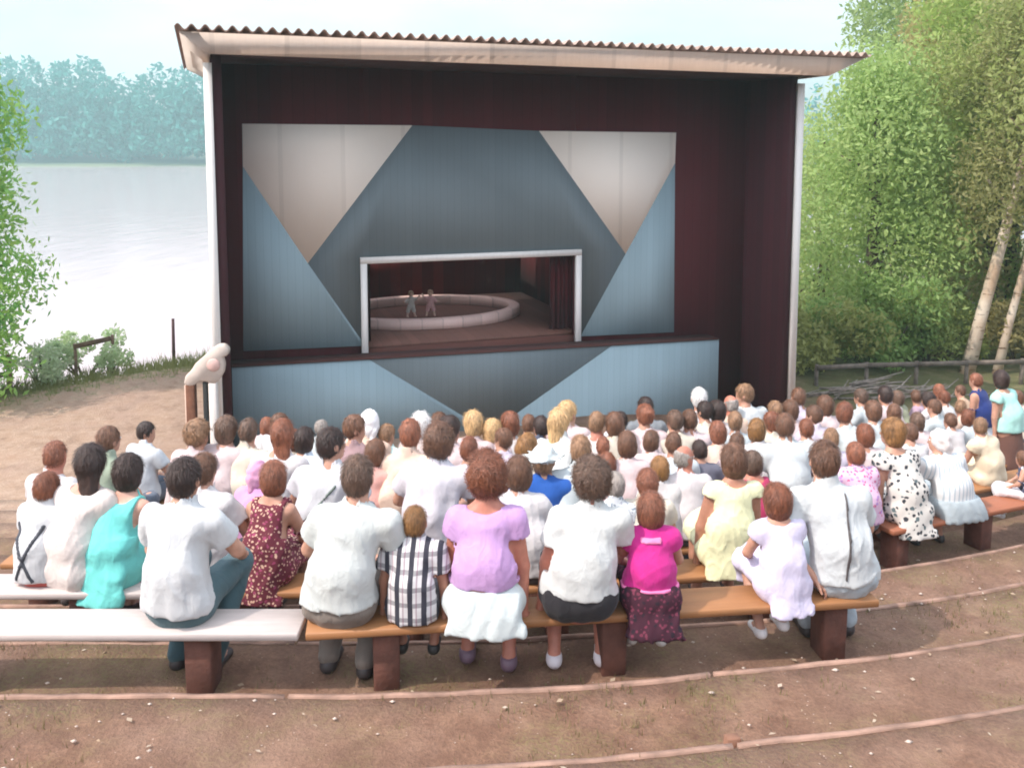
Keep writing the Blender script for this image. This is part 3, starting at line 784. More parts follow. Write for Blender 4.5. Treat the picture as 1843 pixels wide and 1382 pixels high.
rtree('willow_tree', 'bright green willow whose low branches brush the white corner board of the stage', 1575, 20.5, 6.4, 1.7, 17000, 31, (.29, .36, .13), (.20, .28, .10), .09, .10)
rtree('willow_tree', 'tall yellow-green willow filling the gap behind the birch pair', 1795, 23, 10.5, 2.8, 24000, 32, YG, YG2, .11, .08)
rtree('alder_tree', 'olive alder with brownish lower leaves beyond the leaning birches', 1830, 24, 11.5, 3.3, 24000, 33, (.31, .285, .12), (.23, .205, .09), .11, .08)
rtree('alder_tree', 'dark green alder deep in the grove, only its upper crown showing', 1760, 29, 13.5, 3.8, 20000, 34, (.21, .28, .11), (.15, .21, .08), .13, .2)
rtree('alder_tree', 'mid-green alder at the edge of the grove with gaps of sky around its shoulder', 1700, 27, 9.0, 2.0, 14000, 35, (.26, .32, .13), (.19, .25, .09), .11, .2)
rtree('alder_tree', 'broad olive alder beyond the grove, cut off by the picture edge', 2010, 27, 13., 4., 20000, 36, (.29, .275, .115), (.21, .205, .085), .12, .1)
rtree('willow_tree', 'low willow thicket growing just beyond the white corner board', 1490, 24, 4.9, 1.5, 9000, 37, (.32, .37, .14), (.23, .29, .11), .09, .05)
for i, (px, w_, h_, cc, lb) in enumerate(((1475, 1.5, 1.25, (.27, .29, .10), 'yellowish bush at the foot of the white corner board'), (1575, 1.9, 1.5, (.19, .29, .09), 'dense green bush behind the brush pile'),
                                    (1670, 1.7, 1.2, (.23, .28, .09), 'low green bush between brush pile and birch trunks'), (1830, 2., 1.2, (.25, .22, .09), 'dry olive bush under the leaning birches'))):
    bush('shrub', lb, px, 660, 18.6+.3*i, w_*1.15, h_*1.4, 5200, .06, cc, mul(cc, .72), 60+i, zb=GROUND-.3)

# left: tree reaching in from outside the frame, lakeside shrubs
tree('lakeside_tree', 'bright green tree at the water\'s edge with hanging branches, cut by the picture edge', 'tree', (-9.35, 15.2, GROUND), (-.2, 0), 6.6, .05, 1.15, 56, 17000, .085, (.10, .29, .09), (.22, .33, .08), 41, .13, None, None, .4, .85, .5)
bush('shrub', 'grey-green bush by the water behind the short rail', 150, 655, 17.0, 1.6, .75, 2600, .05, (.36, .42, .26), (.27, .34, .2), 71, 'lakeside shrubs', GROUND+.05)
bush('shrub', 'pale straggly bush at the water, between the tree and the grey-green bush', 75, 665, 16.2, 1.1, .75, 1100, .045, (.36, .40, .28), (.26, .32, .2), 72, 'lakeside shrubs', GROUND+.05)

# ------------------------------------------------------------------ grass tufts and pebbles: nobody could count them
def ground_z(X, Y):
    s = Y-gx(X); k = min(max(math.ceil((s-3.98)/PITCHR), -9), KMAX); return (tread_z(k, X) if k < KMAX else GROUND+zlat(X))
def scatter():
    g = np.random.RandomState(3); V = []; F = []; PV = []; PF = []
    for i in range(5200):
        X = -3+9*g.rand()
        if g.rand() < .72:
            s = 2.7+2.1*g.rand()
        else: s = 4.8+3.5*g.rand(); X = 1.9+4*g.rand()
        Y = s+gx(X)
        if (sin(X*2.3+1)+sin(s*5+X)+g.normal()*.8) < .35: continue
        z = ground_z(X, Y)
        for b in range(4):
            a = g.rand()*6.28; h = .012+.03*g.rand(); w = .0025; dx, dy = cos(a), sin(a); ox, oy = g.normal()*.018, g.normal()*.018
            n = len(V); l = .6*h*g.rand()
            V += [(X+ox-dy*w, Y+oy+dx*w, z-.005), (X+ox+dy*w, Y+oy-dx*w, z-.005), (X+ox+dx*l, Y+oy+dy*l, z+h)]; F.append((n, n+1, n+2))
    for i in range(850):
        X = -3+9*g.rand(); s = 2.7+3.5*g.rand() if g.rand() < .8 else 4.8+3.5*g.rand(); Y = s+gx(X); z = ground_z(X, Y); r = .004+.010*g.rand()**2.5
        n = len(PV); e = 1+.6*g.rand()
        for (a, b, c) in ((1, 0, 0), (-1, 0, 0), (0, 1, 0), (0, -1, 0), (0, 0, 1), (0, 0, -1)): PV.append((X+a*r*e, Y+b*r, z+.003+c*r*.6))
        PF += [(n, n+2, n+4), (n+2, n+1, n+4), (n+1, n+3, n+4), (n+3, n, n+4), (n+2, n, n+5), (n+1, n+2, n+5), (n+3, n+1, n+5), (n, n+3, n+5)]
    o = mk('grass', V, np.array(F), m_leaf((.13, .13, .045), (.20, .15, .07), .2)); tag(o, 'sparse worn grass blades on the earth terraces', 'grass', None, 'stuff')
    o = mk('gravel', PV, np.array(PF), m_plain('pebble', (.50, .41, .35), .9, .4, 30, 0)); tag(o, 'small pale stones strewn over the terraces', 'gravel', None, 'stuff')
    V = []; F = []
    for i in range(330):
        X = -3+8.5*g.rand(); s = 2.7+2.4*g.rand() if g.rand() < .75 else 4.8+3*g.rand(); Y = s+gx(X); z = ground_z(X, Y)+.012; a = g.rand()*6.28; l = .007+.014*g.rand(); w = l*(.3+.4*g.rand()); c_, s_ = cos(a), sin(a); n = len(V)
        V += [(X-c_*l, Y-s_*l, z), (X-s_*w, Y+c_*w, z+.008*g.rand()), (X+c_*l, Y+s_*l, z+.006*g.rand()), (X+s_*w, Y-c_*w, z+.002)]; F.append((n, n+1, n+2, n+3))
    o = mk('leaves', V, np.array(F), m_leaf((.26, .15, .07), (.45, .38, .30), .1)); tag(o, 'dry fallen leaves and scraps strewn over the terraces', 'fallen leaves', None, 'stuff')
    # grass along the crest of the bank
    V = []; F = []
    for i in range(4200):
        X = -11.5+7.5*g.rand(); Y = 23.0+.88*X+g.normal()*.45; z = GROUND+.08
        for b in range(2):
            h = .06+.16*g.rand(); a = g.rand()*6.28; w = .008; n = len(V); ox = g.normal()*.05
            V += [(X+ox-w, Y, z-.03), (X+ox+w, Y, z-.03), (X+ox+.4*h*cos(a), Y+.4*h*sin(a), z+h)]; F.append((n, n+1, n+2))
    o = mk('grass', V, np.array(F), m_leaf((.16, .20, .06), (.24, .24, .09), .3)); tag(o, 'green grass along the crest of the bare bank', 'grass', None, 'stuff')
scatter()

# ------------------------------------------------------------------ timber edging of the terraces and benches
M_EDGE = m_plain('edge_timber', (.29, .18, .135), .9, .5, 5, .5, 40)
def edging(k, X0, X1, label, sink=0.):
    c = .5*(X0+X1); Y0 = edge_y(k)+gx(c); z = tread_z(k, c)
    root = MB(); pts = []
    n = 16
    for i in range(n+1):
        X = X0+(X1-X0)*i/n; pts.append((X-c, edge_y(k)+gx(X)-Y0+rnd.uniform(-.004, .004), tread_z(k, X)-z+.004+rnd.uniform(-.0035, .0035)))
    V = []
    for (x, y, zz) in pts: V += [(x, y-.006, zz+.004), (x, y+.024, zz+.002), (x, y+.024, zz-.13), (x, y-.006, zz-.13)]
    F = [(i*4+j, i*4+(j+1) % 4, i*4+4+(j+1) % 4, i*4+4+j) for i in range(n) for j in range(4)]+[(3, 2, 1, 0), (n*4, n*4+1, n*4+2, n*4+3)]
    root.add(V, F); o = root.build('timber_edging', M_EDGE); o.location = (c, Y0, z)
    tag(o, label, 'edging board', 'edging boards of the terraces')
XS = [(-1, -1.3, .86, 'edging board of the terrace nearest the viewer, cut by the picture'), (-1, .88, 3.4, 'long edging board running from the short stake to the picture\'s edge, bottom terrace'),
      (0, -3.2, -1.05, 'edging board behind the pale front bench, under the man with grey-green trousers'), (0, -1.03, .95, 'edging board behind the front row, under the plaid boy and the lavender woman'),
      (0, .97, 3.9, 'edging board from the girl in magenta past the end post of the front bench'),
      (1, -3.8, -1.2, 'edging board between first and second bench rows, under the pale bench'), (1, -1.18, 1.4, 'edging board between first and second bench rows, behind the seated legs'),
      (1, 1.42, 4.6, 'edging board in the open aisle, just past the end of the front bench'),
      (2, 1.6, 5.2, 'edging board in the open aisle at the foot of the bench with the striped woman'), (2, -4.2, 1.58, 'edging board mostly hidden behind the second row of spectators')]
for a in XS: edging(*a)
p = on_z(1270, 1370, tread_z(-1, .8)); mbx = MB(); mbx.box((-.03, -.02, -.2), (.03, .02, .012)); st = mbx.build('stake', m_plain('stake_wood', (.22, .11, .07), .9, .3, 8), None, False, .004)
st.location = (.87, edge_y(-1)+gx(.87)+.053, tread_z(-1, .87)); st.rotation_euler = (.05, .03, .2); tag(st, 'short brown stake holding the edging boards of the closest terrace', 'stake')

M_PALE = m_board('pale_bench_wood', (.58, .51, .48), .45, 2, .1, .6, .0, streak=.5)
M_ORANGE = m_board('bench_wood', (.36, .165, .065), .6, 2, .12, .6, .0, streak=.6)
M_POST = m_plain('post_wood', (.125, .05, .035), .85, .35, 9, .5)
def bench(k, px0, px1, legs, label, mat, off=.14):
    xa, ya = place(px0, 1000, k, off); xb, yb = place(px1, 1000, k, off); c = ((xa+xb)/2, (ya+yb)/2); zc = tread_z(k, c[0])
    L = math.hypot(xb-xa, yb-ya); rz = math.atan2(yb-ya, xb-xa); zl = seat_z(k, xa)-zc; zr = seat_z(k, xb)-zc
    root = empty('bench', (c[0], c[1], zc), rz, label, 'bench', 'plank benches of the open-air theatre')
    mb = MB(); h = L/2-.006; mb.hexa([(-h, -.14, zl-.042), (h, -.14, zr-.042), (h, .11, zr-.042), (-h, .11, zl-.042), (-h, -.14, zl-.002), (h, -.14, zr-.002), (h, .11, zr-.002), (-h, .11, zl-.002)])
    mb.build('seat', mat, root, False, .006)
    for lp in legs:
        x = (place(lp, 1000, k, off)[0]-c[0])/cos(rz); zz = zl+(zr-zl)*(x/L+.5)-.042
        q = MB(); q.hexa([(x-.064, -.09, -.06), (x+.064, -.09, -.06), (x+.064, .07, -.06), (x-.064, .07, -.06), (x-.068, -.095, zz-.001), (x+.068, -.095, zz-.001), (x+.068, .075, zz-.001), (x-.068, .075, zz-.001)])
        q.build('leg', M_POST, root, False, .008)
bench(1, -170, 546, [-60, 360], 'pale plank bench in the closest row, half empty', M_PALE)
bench(1, 548, 1566, [690, 1105, 1500], 'long orange-brown plank bench in the closest row, under the plaid boy and girl in magenta', M_ORANGE)
bench(2, -200, 300, [-90, 150], 'pale plank bench of the second row with a bare end before the boy in braces', M_PALE)
bench(2, 303, 860, [420, 740], 'second-row bench under the woman in the maroon print dress', M_ORANGE)
bench(2, 863, 1430, [1000, 1370], 'second-row bench under the woman in pale yellow, ending at the aisle', M_ORANGE)
ORD = {3: 'third', 4: 'fourth', 5: 'fifth', 6: 'sixth', 7: 'seventh', 8: 'eighth', 9: 'ninth'}
for k, cuts in ((3, (10, 520, 1030, 1500)), (4, (60, 500, 980, 1400)), (5, (100, 520, 960, 1400)), (6, (150, 560, 960, 1360)), (7, (280, 640, 1000, 1400)), (8, (330, 700, 1060, 1420))):
    for i in range(len(cuts)-1):
        who = ('water-side end', 'middle', 'aisle end')[i]
        bench(k, cuts[i]+2, cuts[i+1]-2, [cuts[i]+60, cuts[i+1]-60], f'plank bench at the {who} of the {ORD[k]} row, hidden under spectators', M_ORANGE)
bench(3, 1585, 1950, [1615, 1772, 1900], 'reddish plank bench on a dark post under the striped woman, across the aisle', m_board('red_bench_wood', (.34, .12, .06), .6, 0, .12, .6, .0))
for k in (4, 5, 6, 7, 8):
    bench(k, 1560, 1930, [1600, 1880], f'plank bench across the aisle in the {ORD[k]} row, hidden under spectators', M_ORANGE)
# ------------------------------------------------------------------ the stage building
ANG = math.atan2(1650., 5000.)
FL = at(388, 430, 11.9); FL = np.array((FL[0], FL[1]))
U = np.array((cos(ANG), sin(ANG))); D = np.array((-sin(ANG), cos(ANG))); ZG = GROUND
def S(px, py, d):
    r = ray(px, py); o = FL+D*d; t = (o@D)/(np.array(r[:2])@D)
    P = np.array(r)*t; return float((P[:2]-FL)@U), float(P[2]-ZG)
stage = empty('stage_building', (FL[0], FL[1], ZG), ANG, 'dark brown open-air stage with grey-blue front, white triangles and corrugated roof', 'stage')
ND = 1.2
WD = S(1427, 430, 0)[0]
zl, zr = S(390, 100, 0)[1], S(1425, 139, 0)[1]
def zt(u): return zl+(zr-zl)*u/WD
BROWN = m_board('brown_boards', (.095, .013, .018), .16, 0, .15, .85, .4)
BROWNS = m_board('shade_toned_side_boards', (.052, .006, .012), .16, 1, .15, .85, .4)  # same brown boards, recess shade put into a darker colour
TRIM = m_board('white_trim', (.80, .78, .75), 5, 0, .05, .7, 0)
CRN = m_board('cornice_boards', (.88, .79, .72), .9, 0, .05, .75, .15)
fl_z = S(800, 597, ND+.7)[1]
def depth_on(px, py, z):
    best = min(np.linspace(ND, 14, 400), key=lambda d: abs(S(px, py, d)[1]-z)); return float(best)
ring_f, ring_b = depth_on(800, 592, fl_z), depth_on(800, 534, fl_z+.1)
DEEP = max(ring_b+1., 5.5)
def slab(name, u0, u1, d0, d1, zb0, zb1, zt0, zt1, mat, par=stage, bevel=0.):
    mb = MB(); mb.hexa([(u0, d0, zb0), (u1, d0, zb1), (u1, d1, zb1), (u0, d1, zb0), (u0, d0, zt0), (u1, d0, zt1), (u1, d1, zt1), (u0, d1, zt0)])
    return mb.build(name, mat, par, False, bevel)
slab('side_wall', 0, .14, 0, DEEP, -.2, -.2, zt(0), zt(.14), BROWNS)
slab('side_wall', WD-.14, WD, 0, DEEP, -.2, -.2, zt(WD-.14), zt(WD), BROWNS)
slab('rear_wall', .141, WD-.141, DEEP-.12, DEEP-.002, -.2, -.2, zt(.14), zt(WD-.14), BROWN)
# niche wall with its opening
ap = [S(650, 462, ND), S(1047, 449, ND), S(1040, 604, ND), S(648, 632, ND)]
au0, au1 = (ap[0][0]+ap[3][0])/2, (ap[1][0]+ap[2][0])/2; az1 = (ap[0][1]+ap[1][1])/2; az0 = min(ap[2][1], ap[3][1])-.25
fw = .095
ou0, ou1, oz1, oz0 = au0+fw, au1-fw, az1-fw, az0
nw = MB()
for (a, b, c, d) in ((.142, ou0, -.2, 0), (ou1, WD-.142, -.2, 0)):
    nw.hexa([(a, ND, c), (b, ND, c), (b, ND+.1, c), (a, ND+.1, c), (a, ND, zt(a)-.002), (b, ND, zt(b)-.002), (b, ND+.1, zt(b)-.002), (a, ND+.1, zt(a)-.002)])
nw.hexa([(ou0, ND, oz1), (ou1, ND, oz1), (ou1, ND+.1, oz1), (ou0, ND+.1, oz1), (ou0, ND, zt(ou0)-.002), (ou1, ND, zt(ou1)-.002), (ou1, ND+.1, zt(ou1)-.002), (ou0, ND+.1, zt(ou0)-.002)])
nw.box((ou0, ND, -.2), (ou1, ND+.1, oz0))
nw.build('niche_wall', BROWN, stage)
GREY = m_board('grey_panel', (.175, .222, .245), .11, 0, .03, .8, .18, streak=.07)
BLUE = m_board('blue_panel', (.29, .40, .45), .11, 0, .03, .8, .18, streak=.07)
WHT = m_board('white_panel', (.93, .88, .80), .9, 0, .02, .75, .12, streak=.05)
PB = (ND-.034, ND-.003)
def panel(name, pts, mat, pb=PB, d=None):
    P = [S(x, y, (d if d is not None else pb[0])) for x, y in pts]; return MB().poly(P, *pb).build(name, mat, stage)
T1, T2, T3, T4 = (436, 223), (742, 226), (970, 236), (1217, 239)
A1, A2 = (554, 474), (1126, 457)
LB, RB = (438, 632), (1213, 598)
def ln(p, q, t): return (p[0]+(q[0]-p[0])*t, p[1]+(q[1]-p[1])*t)
LM, RM = (437, 300), (1215, 294)
panel('white_panel', [T1, T2, A1, LM], WHT)
panel('white_panel', [T3, T4, RM, A2], WHT)
eps = .004
def uz(x, y): return S(x, y, PB[0])
BL, BR = uz(*LB), uz(*RB); a1, a2 = uz(*A1), uz(*A2)
fr_l, fr_r = (au0-.004), (au1+.004)
def on_line(p, q, u): t = (u-p[0])/(q[0]-p[0]); return p[1]+(q[1]-p[1])*t
zbot = lambda u: on_line(BL, BR, u)
dl = uz(648, 612); dr = uz(1046, 604)
lz, rz_ = zbot(fr_l), zbot(fr_r)
MB().poly([uz(*LM), a1, (fr_l, dl[1]), (fr_l, lz), BL], *PB).build('blue_panel', BLUE, stage)
MB().poly([a2, uz(*RM), BR, (fr_r, rz_)], *PB).build('blue_panel', BLUE, stage)
t2, t3 = uz(*T2), uz(*T3)
mbg = MB()
mbg.poly([t2, t3, a2, (fr_r, max(rz_, on_line(a2, (fr_r, rz_), fr_r))), (fr_r, az1+.004), (fr_l, az1+.004), (fr_l, dl[1]), a1][::1], *PB)
mbg.build('grey_panel', GREY, stage)
# frame of the opening
pf = (ND-.075, ND+.0)
def fbox(u0, u1, z0, z1): return MB().hexa([(u0, pf[0], z0), (u1, pf[0], z0), (u1, pf[1], z0), (u0, pf[1], z0), (u0, pf[0], z1), (u1, pf[0], z1), (u1, pf[1], z1), (u0, pf[1], z1)])
frame = MB(); s0 = S(648, 460, ND)[1]; s1 = S(1050, 447, ND)[1]
frame.hexa([(au0, pf[0], oz1), (au1, pf[0], oz1), (au1, pf[1], oz1), (au0, pf[1], oz1), (au0, pf[0], az1), (au1, pf[0], az1), (au1, pf[1], az1), (au0, pf[1], az1)])
frame.box((au0, pf[0], oz0-.3), (ou0, pf[1], oz1-.001)); frame.box((ou1, pf[0], oz0-.3), (au1, pf[1], oz1-.001))
frame.build('opening_frame', m_board('frame_white', (.84, .82, .79), 5, 0, .04, .6, 0), stage)
# parapet and its ledge
PD = .75
q0, q1, q2 = S(417, 661, PD), S(1294, 611, PD), S(1293, 712, PD)
pu0, pu1 = max(q0[0], .145), q1[0]; pz0, pz1 = q0[1], q1[1]
def pz(u): return pz0+(pz1-pz0)*(u-pu0)/(pu1-pu0)
apx = S(882, 778, PD); lt = S(664, 652, PD); rt = S(1102, 626, PD)
pp = (PD, PD+.05)
MB().poly([(pu0, -.2), (apx[0]-.02, -.2), apx, (lt[0], pz(lt[0])), (pu0, pz0)], *pp).build('parapet_panel', BLUE, stage)
MB().poly([(apx[0]-.018, -.2), (pu1, -.2), (pu1, pz1), (rt[0], pz(rt[0])), apx], *pp).build('parapet_panel', BLUE, stage)
MB().poly([apx, (rt[0]-.002, pz(rt[0])), (lt[0]+.002, pz(lt[0]))], *pp).build('parapet_panel', GREY, stage)
slab('ledge', pu0, pu1, PD-.02, ND-.08, pz(pu0)+.003, pz(pu1)+.003, pz(pu0)+.016, pz(pu1)+.016, m_board('ledge_boards', (.075, .026, .022), .3, 1, .15, .9, .3))
slab('parapet_end', pu1-.05, pu1-.001, PD+.053, ND-.003, -.2, -.2, pz(pu1)-.032, pz(pu1)-.032, m_board('grey_end', (.2, .21, .22), .2, 1, .1, .8, .2))
# white corner boards, standing just proud of the front edges
slab('corner_board', -.085, .022, -.05, -.003, -.2, -.2, zt(0)-.1, zt(0)-.1, TRIM)
slab('corner_board', WD-.02, WD+.10, -.05, -.003, -.2, -.2, zt(WD)-.1, zt(WD)-.1, TRIM)
# ceiling, flared fascia and roof
DO_ = -.50
CU0, CU1 = S(372, 97, DO_)[0]+.05, S(1492, 137, DO_)[0]-.05
slab('ceiling', CU0, CU1, DO_+.12, ND+2.6, zt(CU0)+.004, zt(CU1)+.004, zt(CU0)+.05, zt(CU1)+.05, m_board('soffit', (.05, .02, .02), .16, 0, .1, .9, .3))
DO = -.50
cl, cr = S(322, 57, DO), S(1556, 106, DO)
cn = MB(); i0, i1 = -.03, WD+.03
zbL, zbR = zt(i0)+.052, zt(i1)+.052
ob = ND+2.7  # roof stops short: unseen gap added so daylight reaches the puppet ring
fl_, fr_ = S(372, 97, DO+.05), S(1492, 137, DO+.05)
V = [(fl_[0], DO+.04, fl_[1]), (fr_[0], DO+.04, fr_[1]), (fr_[0], DO+.08, fr_[1]), (fl_[0], DO+.08, fl_[1]), (cl[0], DO, cl[1]), (cr[0], DO, cr[1]), (cr[0], DO+.05, cr[1]), (cl[0], DO+.05, cl[1])]
cn.hexa(V)
for (a, c, s_) in ((fl_, cl, -1), (fr_, cr, 1)):
    cn.hexa([(a[0], DO+.082, a[1]), (a[0]-s_*.04, DO+.082, a[1]), (a[0]-s_*.04, ob, a[1]-.02), (a[0], ob, a[1]-.02), (c[0], DO+.052, c[1]), (c[0]-s_*.04, DO+.052, c[1]), (c[0]-s_*.04, ob, c[1]-.12), (c[0], ob, c[1]-.12)]); cn.build('fascia', CRN, stage)
def roof():
    u0, u1 = cl[0]-.05, cr[0]+.05; n = int((u1-u0)/.158)*8; Vt = []; F = []
    for i in range(n+1):
        t = i/n; u = u0+(u1-u0)*t; z = cl[1]+(cr[1]-cl[1])*t+.045+.034*sin(2*pi*i/8)
        for dz in (.0, .012): Vt += [(u, DO-.10, z+dz), (u, ob+.1, z-.16+dz)]
    for i in range(n):
        a, b = i*4, i*4+4
        F += [(a+2, b+2, b+3, a+3), (a, a+1, b+1, b), (a, b, b+2, a+2), (a+1, a+3, b+3, b+1)]
    F += [(0, 2, 3, 1), (n*4, n*4+1, n*4+3, n*4+2)]
    mk('corrugated_roof', Vt, np.array(F), m_plain('asbestos_sheet', (.44, .33, .28), .85, .25, 2.5, .4, 30), stage, False)
roof()
slab('eave_batten', cl[0]+.05, cr[0]-.05, DO+.005, DO+.06, cl[1]+.001, cr[1]+.001, cl[1]+.012, cr[1]+.012, m_plain('batten', (.30, .20, .16), .9, .2, 4))
# inside of the opening
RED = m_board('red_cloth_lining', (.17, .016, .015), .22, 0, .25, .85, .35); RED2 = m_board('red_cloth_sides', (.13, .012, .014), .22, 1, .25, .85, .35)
i_u0, i_u1 = ou0-.55, ou1+.55; i_z1 = oz1+.35
slab('lining', i_u0, i_u1, DEEP-.30, DEEP-.25, fl_z, fl_z, i_z1, i_z1, RED)
slab('lining', i_u0, i_u0+.04, ND+.11, DEEP-.31, fl_z, fl_z, i_z1, i_z1, RED2)
slab('lining', i_u1-.04, i_u1, ND+.11, DEEP-.31, fl_z, fl_z, i_z1, i_z1, RED2)
slab('stage_floor', i_u0, i_u1, ND+.11, DEEP-.31, fl_z-.08, fl_z-.08, fl_z-.003, fl_z-.003, m_board('stage_boards', (.17, .075, .055), .15, 0, .12, .7, .3))
slab('skirting_board', ou0+.002, ou1-.002, ND+.02, ND+.09, oz0+.002, oz0+.002, fl_z-.05, fl_z-.05, m_board('apron', (.12, .04, .03), 2, 0, .1, .8, 0))
def curtain(u0, u1, d, nm):
    n = 60; Vt = []; F = []
    for i in range(n+1):
        u = u0+(u1-u0)*i/n; w = .05*sin(i*.9)+.02*sin(i*2.3)
        for z in (fl_z+.004, i_z1-.01): Vt += [(u, d+w, z), (u, d+w+.012, z)]
    for i in range(n):
        a = i*4; b = a+4; F += [(a, b, b+2, a+2), (a+1, a+3, b+3, b+1), (a+2, b+2, b+3, a+3), (a, a+1, b+1, b)]
    mk('curtain', Vt, np.array(F), m_cloth((.10, .008, .014)), stage, True)
curtain(ou1-.30, ou1+.35, ND+.32, 'curtain'); curtain(ou0-.35, ou0+.10, ND+.32, 'curtain')
# circus ring of the puppet show
cx = S(765, 560, (ring_f+ring_b)/2)[0]; rxr = S(930, 563, (ring_f+ring_b)/2)[0]-cx; ryr = (ring_b-ring_f)/2; cd_ = (ring_b+ring_f)/2
def ring():
    n = 72; V = []; F = []
    for i in range(n):
        a = 2*pi*i/n
        for (rr, zz) in ((1, 0), (1, .15), (.985, .165), (.90, .165), (.885, .15), (.885, 0)): V.append((cx+rxr*rr*cos(a), cd_+(ryr-(1-rr)*rxr)*sin(a), fl_z+zz))
    for i in range(n):
        for j in range(6): F.append((i*6+j, ((i+1) % n)*6+j, ((i+1) % n)*6+(j+1) % 6, i*6+(j+1) % 6))
    mb = MB().add([(a-cx, b-cd_, c-fl_z) for a, b, c in V], F); o = mb.build('circus_ring', m_board('ring_paint', (.80, .58, .52), .35, 0, .12, .6, .3), None, False)
    p = FL+U*cx+D*cd_; o.location = (p[0], p[1], ZG+fl_z); o.rotation_euler = (0, 0, ANG)
    tag(o, 'low pinkish-white circus ring kerb on the small red stage', 'circus ring'); return o
ring()
def puppet(px, label, col, col2, arm, seed):
    d = cd_-.1; u, _ = S(px, 560, d); p = FL+U*u+D*d; F = Field((-.22, -.13, 0), (.22, .13, .52), .008)
    F.cone((0, 0, .20), (0, 0, .31), .042, .055, .01, flat=(1, .75, 1)); F.ell((0, 0, .415), (.042, .045, .052), .01); F.cone((0, 0, .33), (0, 0, .38), .02, .02, .01)
    for s in (-1, 1):
        F.cone((s*.03, 0, .2), (s*.055, .01, .11), .03, .024, .015); F.cone((s*.055, .01, .11), (s*.07, 0, .03), .024, .017, .01); F.cone((s*.07, 0, .02), (s*.075, -.05, .018), .019, .015, .008)
        e = (s*.10, 0, .30+.05*arm*s); F.cone((s*.055, 0, .315), e, .021, .017, .01); F.cone(e, (s*.145, -.03, .33+.09*arm*s), .017, .012, .008); F.ell((s*.15, -.03, .335+.095*arm*s), (.017,)*3, .008)
    F.cone((0, -.045, .41), (0, -.056, .405), .008, .008, .006)
    V, Q = F.mesh(); o = mk('puppet', V, Q, m_plain('puppet_skin', (.72, .52, .42), .6, .1, 10, 0), None, True)
    o.location = (p[0], p[1], ZG+fl_z); o.rotation_euler = (0, 0, ANG+.3*arm); tag(o, label, 'puppet', 'puppets in the ring')
    G = Field((-.2, -.13, 0), (.2, .13, .4), .009); G.cone((0, 0, .20), (0, 0, .31), .052, .066, .01, flat=(1, .8, 1)); 
    for s in (-1, 1):
        G.cone((s*.055, 0, .315), (s*.10, 0, .30+.05*arm*s), .03, .027, .01); G.cone((s*.03, 0, .2), (s*.055, .01, .11), .04, .036, .015)
    V, Q = G.mesh(); mk('costume', V, Q, m_cloth(col), o, True)
    H = Field((-.08, -.08, .36), (.08, .08, .5), .008); H.ell((0, .008, .425), (.050, .052, .054)); H.ell((0, -.06, .40), (.04, .035, .05), 0, None, True); H.wrinkle(.004, .03, seed)
    V, Q = H.mesh(); mk('hair', V, Q, m_hair(col2), o, True)
puppet(740, 'pale grey puppet with arms spread, standing in the ring', (.62, .60, .56), (.35, .25, .15), .5, 1)
puppet(775, 'pink puppet with one raised arm beside the grey one', (.75, .45, .45), (.40, .26, .18), -.7, 2)

# ------------------------------------------------------------------ carved entrance ornament at the stage corner
def ornament():
    Y = 11.3; b = at(372, 690, Y); zb = GROUND
    root = empty('carved_signpost', (b[0], Y, zb), .1, 'pale carved rounded hood on brown and white posts at the stage corner', 'signpost')
    def Q(px, py): p = at(px, py, Y); return (p[0]-b[0], p[2]-zb)
    P = [(330, 688), (333, 672), (345, 660), (352, 648), (366, 636), (380, 622), (396, 612), (408, 612), (417, 622), (414, 634), (404, 636), (408, 652), (406, 668), (398, 682), (388, 690), (372, 684), (360, 682), (352, 690), (342, 694)]
    P = [(372+(x-372)*.9, 690+(y-690)*.9) for x, y in P]
    mb = MB().poly([Q(*p) for p in P], -.07, .07); mb.build('hood', m_plain('pale_carving', (.58, .50, .44), .8, .12, 5, .3), root, False, .015)
    a, z = Q(386, 655); md = MB().tube([(a, -.068, z), (a, -.085, z)], [.085, .07], 20).build('medallion', m_plain('medallion_paint', (.62, .42, .38), .8, .15, 9, .3), root)
    for (x0, x1, y0, mat, dd) in ((337, 352, 690, m_plain('post_brown', (.16, .065, .035), .85, .3, 8, .4), .07), (366, 373, 686, m_plain('post_dark', (.03, .03, .03), .85, .2, 8, .4), .05), (377, 390, 688, m_plain('post_white', (.74, .70, .66), .8, .1, 8, .3), .07)):
        a, z = Q(x0, y0); c, _ = Q(x1, y0); MB().box((a, -dd, -.1), (c, dd, z+.0)).build('post', mat, root, False, .006)
    a, z = Q(334, 692); c, _ = Q(337, 692); MB().box((a, -.03, -.1), (c-.002, .03, z)).build('post', m_plain('post_light', (.62, .45, .36), .8, .15, 8, .3), root)
ornament()

# ------------------------------------------------------------------ fences, pole, brush pile
def rail_fence(name, label, pts, hs, rails, mat, post_r=.05, grp=None):
    base = np.array(pts[0], float); root = empty(name, tuple(base), 0, label, 'fence', grp)
    for p, h in zip(pts, hs):
        q = np.array(p)-base; MB().tube([q+np.array((0, 0, -.2)), q+np.array((.01, 0, h))], [post_r, post_r*.85], 8).build('post', mat, root)
    for rz_ in rails:
        mb = MB(); R = [np.array(p)-base+np.array((0, -post_r-.015, h*rz_)) for p, h in zip(pts, hs)]
        for a, b in zip(R[:-1], R[1:]): mb.bar(a, b, .03, .09)
        mb.build('rail', mat, root)
OLD = m_plain('old_fence_wood', (.20, .13, .09), .9, .35, 7, .5)
OLDG = m_plain('grey_fence_wood', (.17, .14, .115), .9, .4, 7, .5)
def gp(px, Y, dz=0.): p = at(px, 640, Y); return (p[0], Y, GROUND+dz)
rail_fence('rail_fence', 'short brown rail between two posts in front of the grey-green bush', [gp(135, 16.6, .08), gp(203, 17.0, .08)], [.62, .70], [.92], OLD, .035)
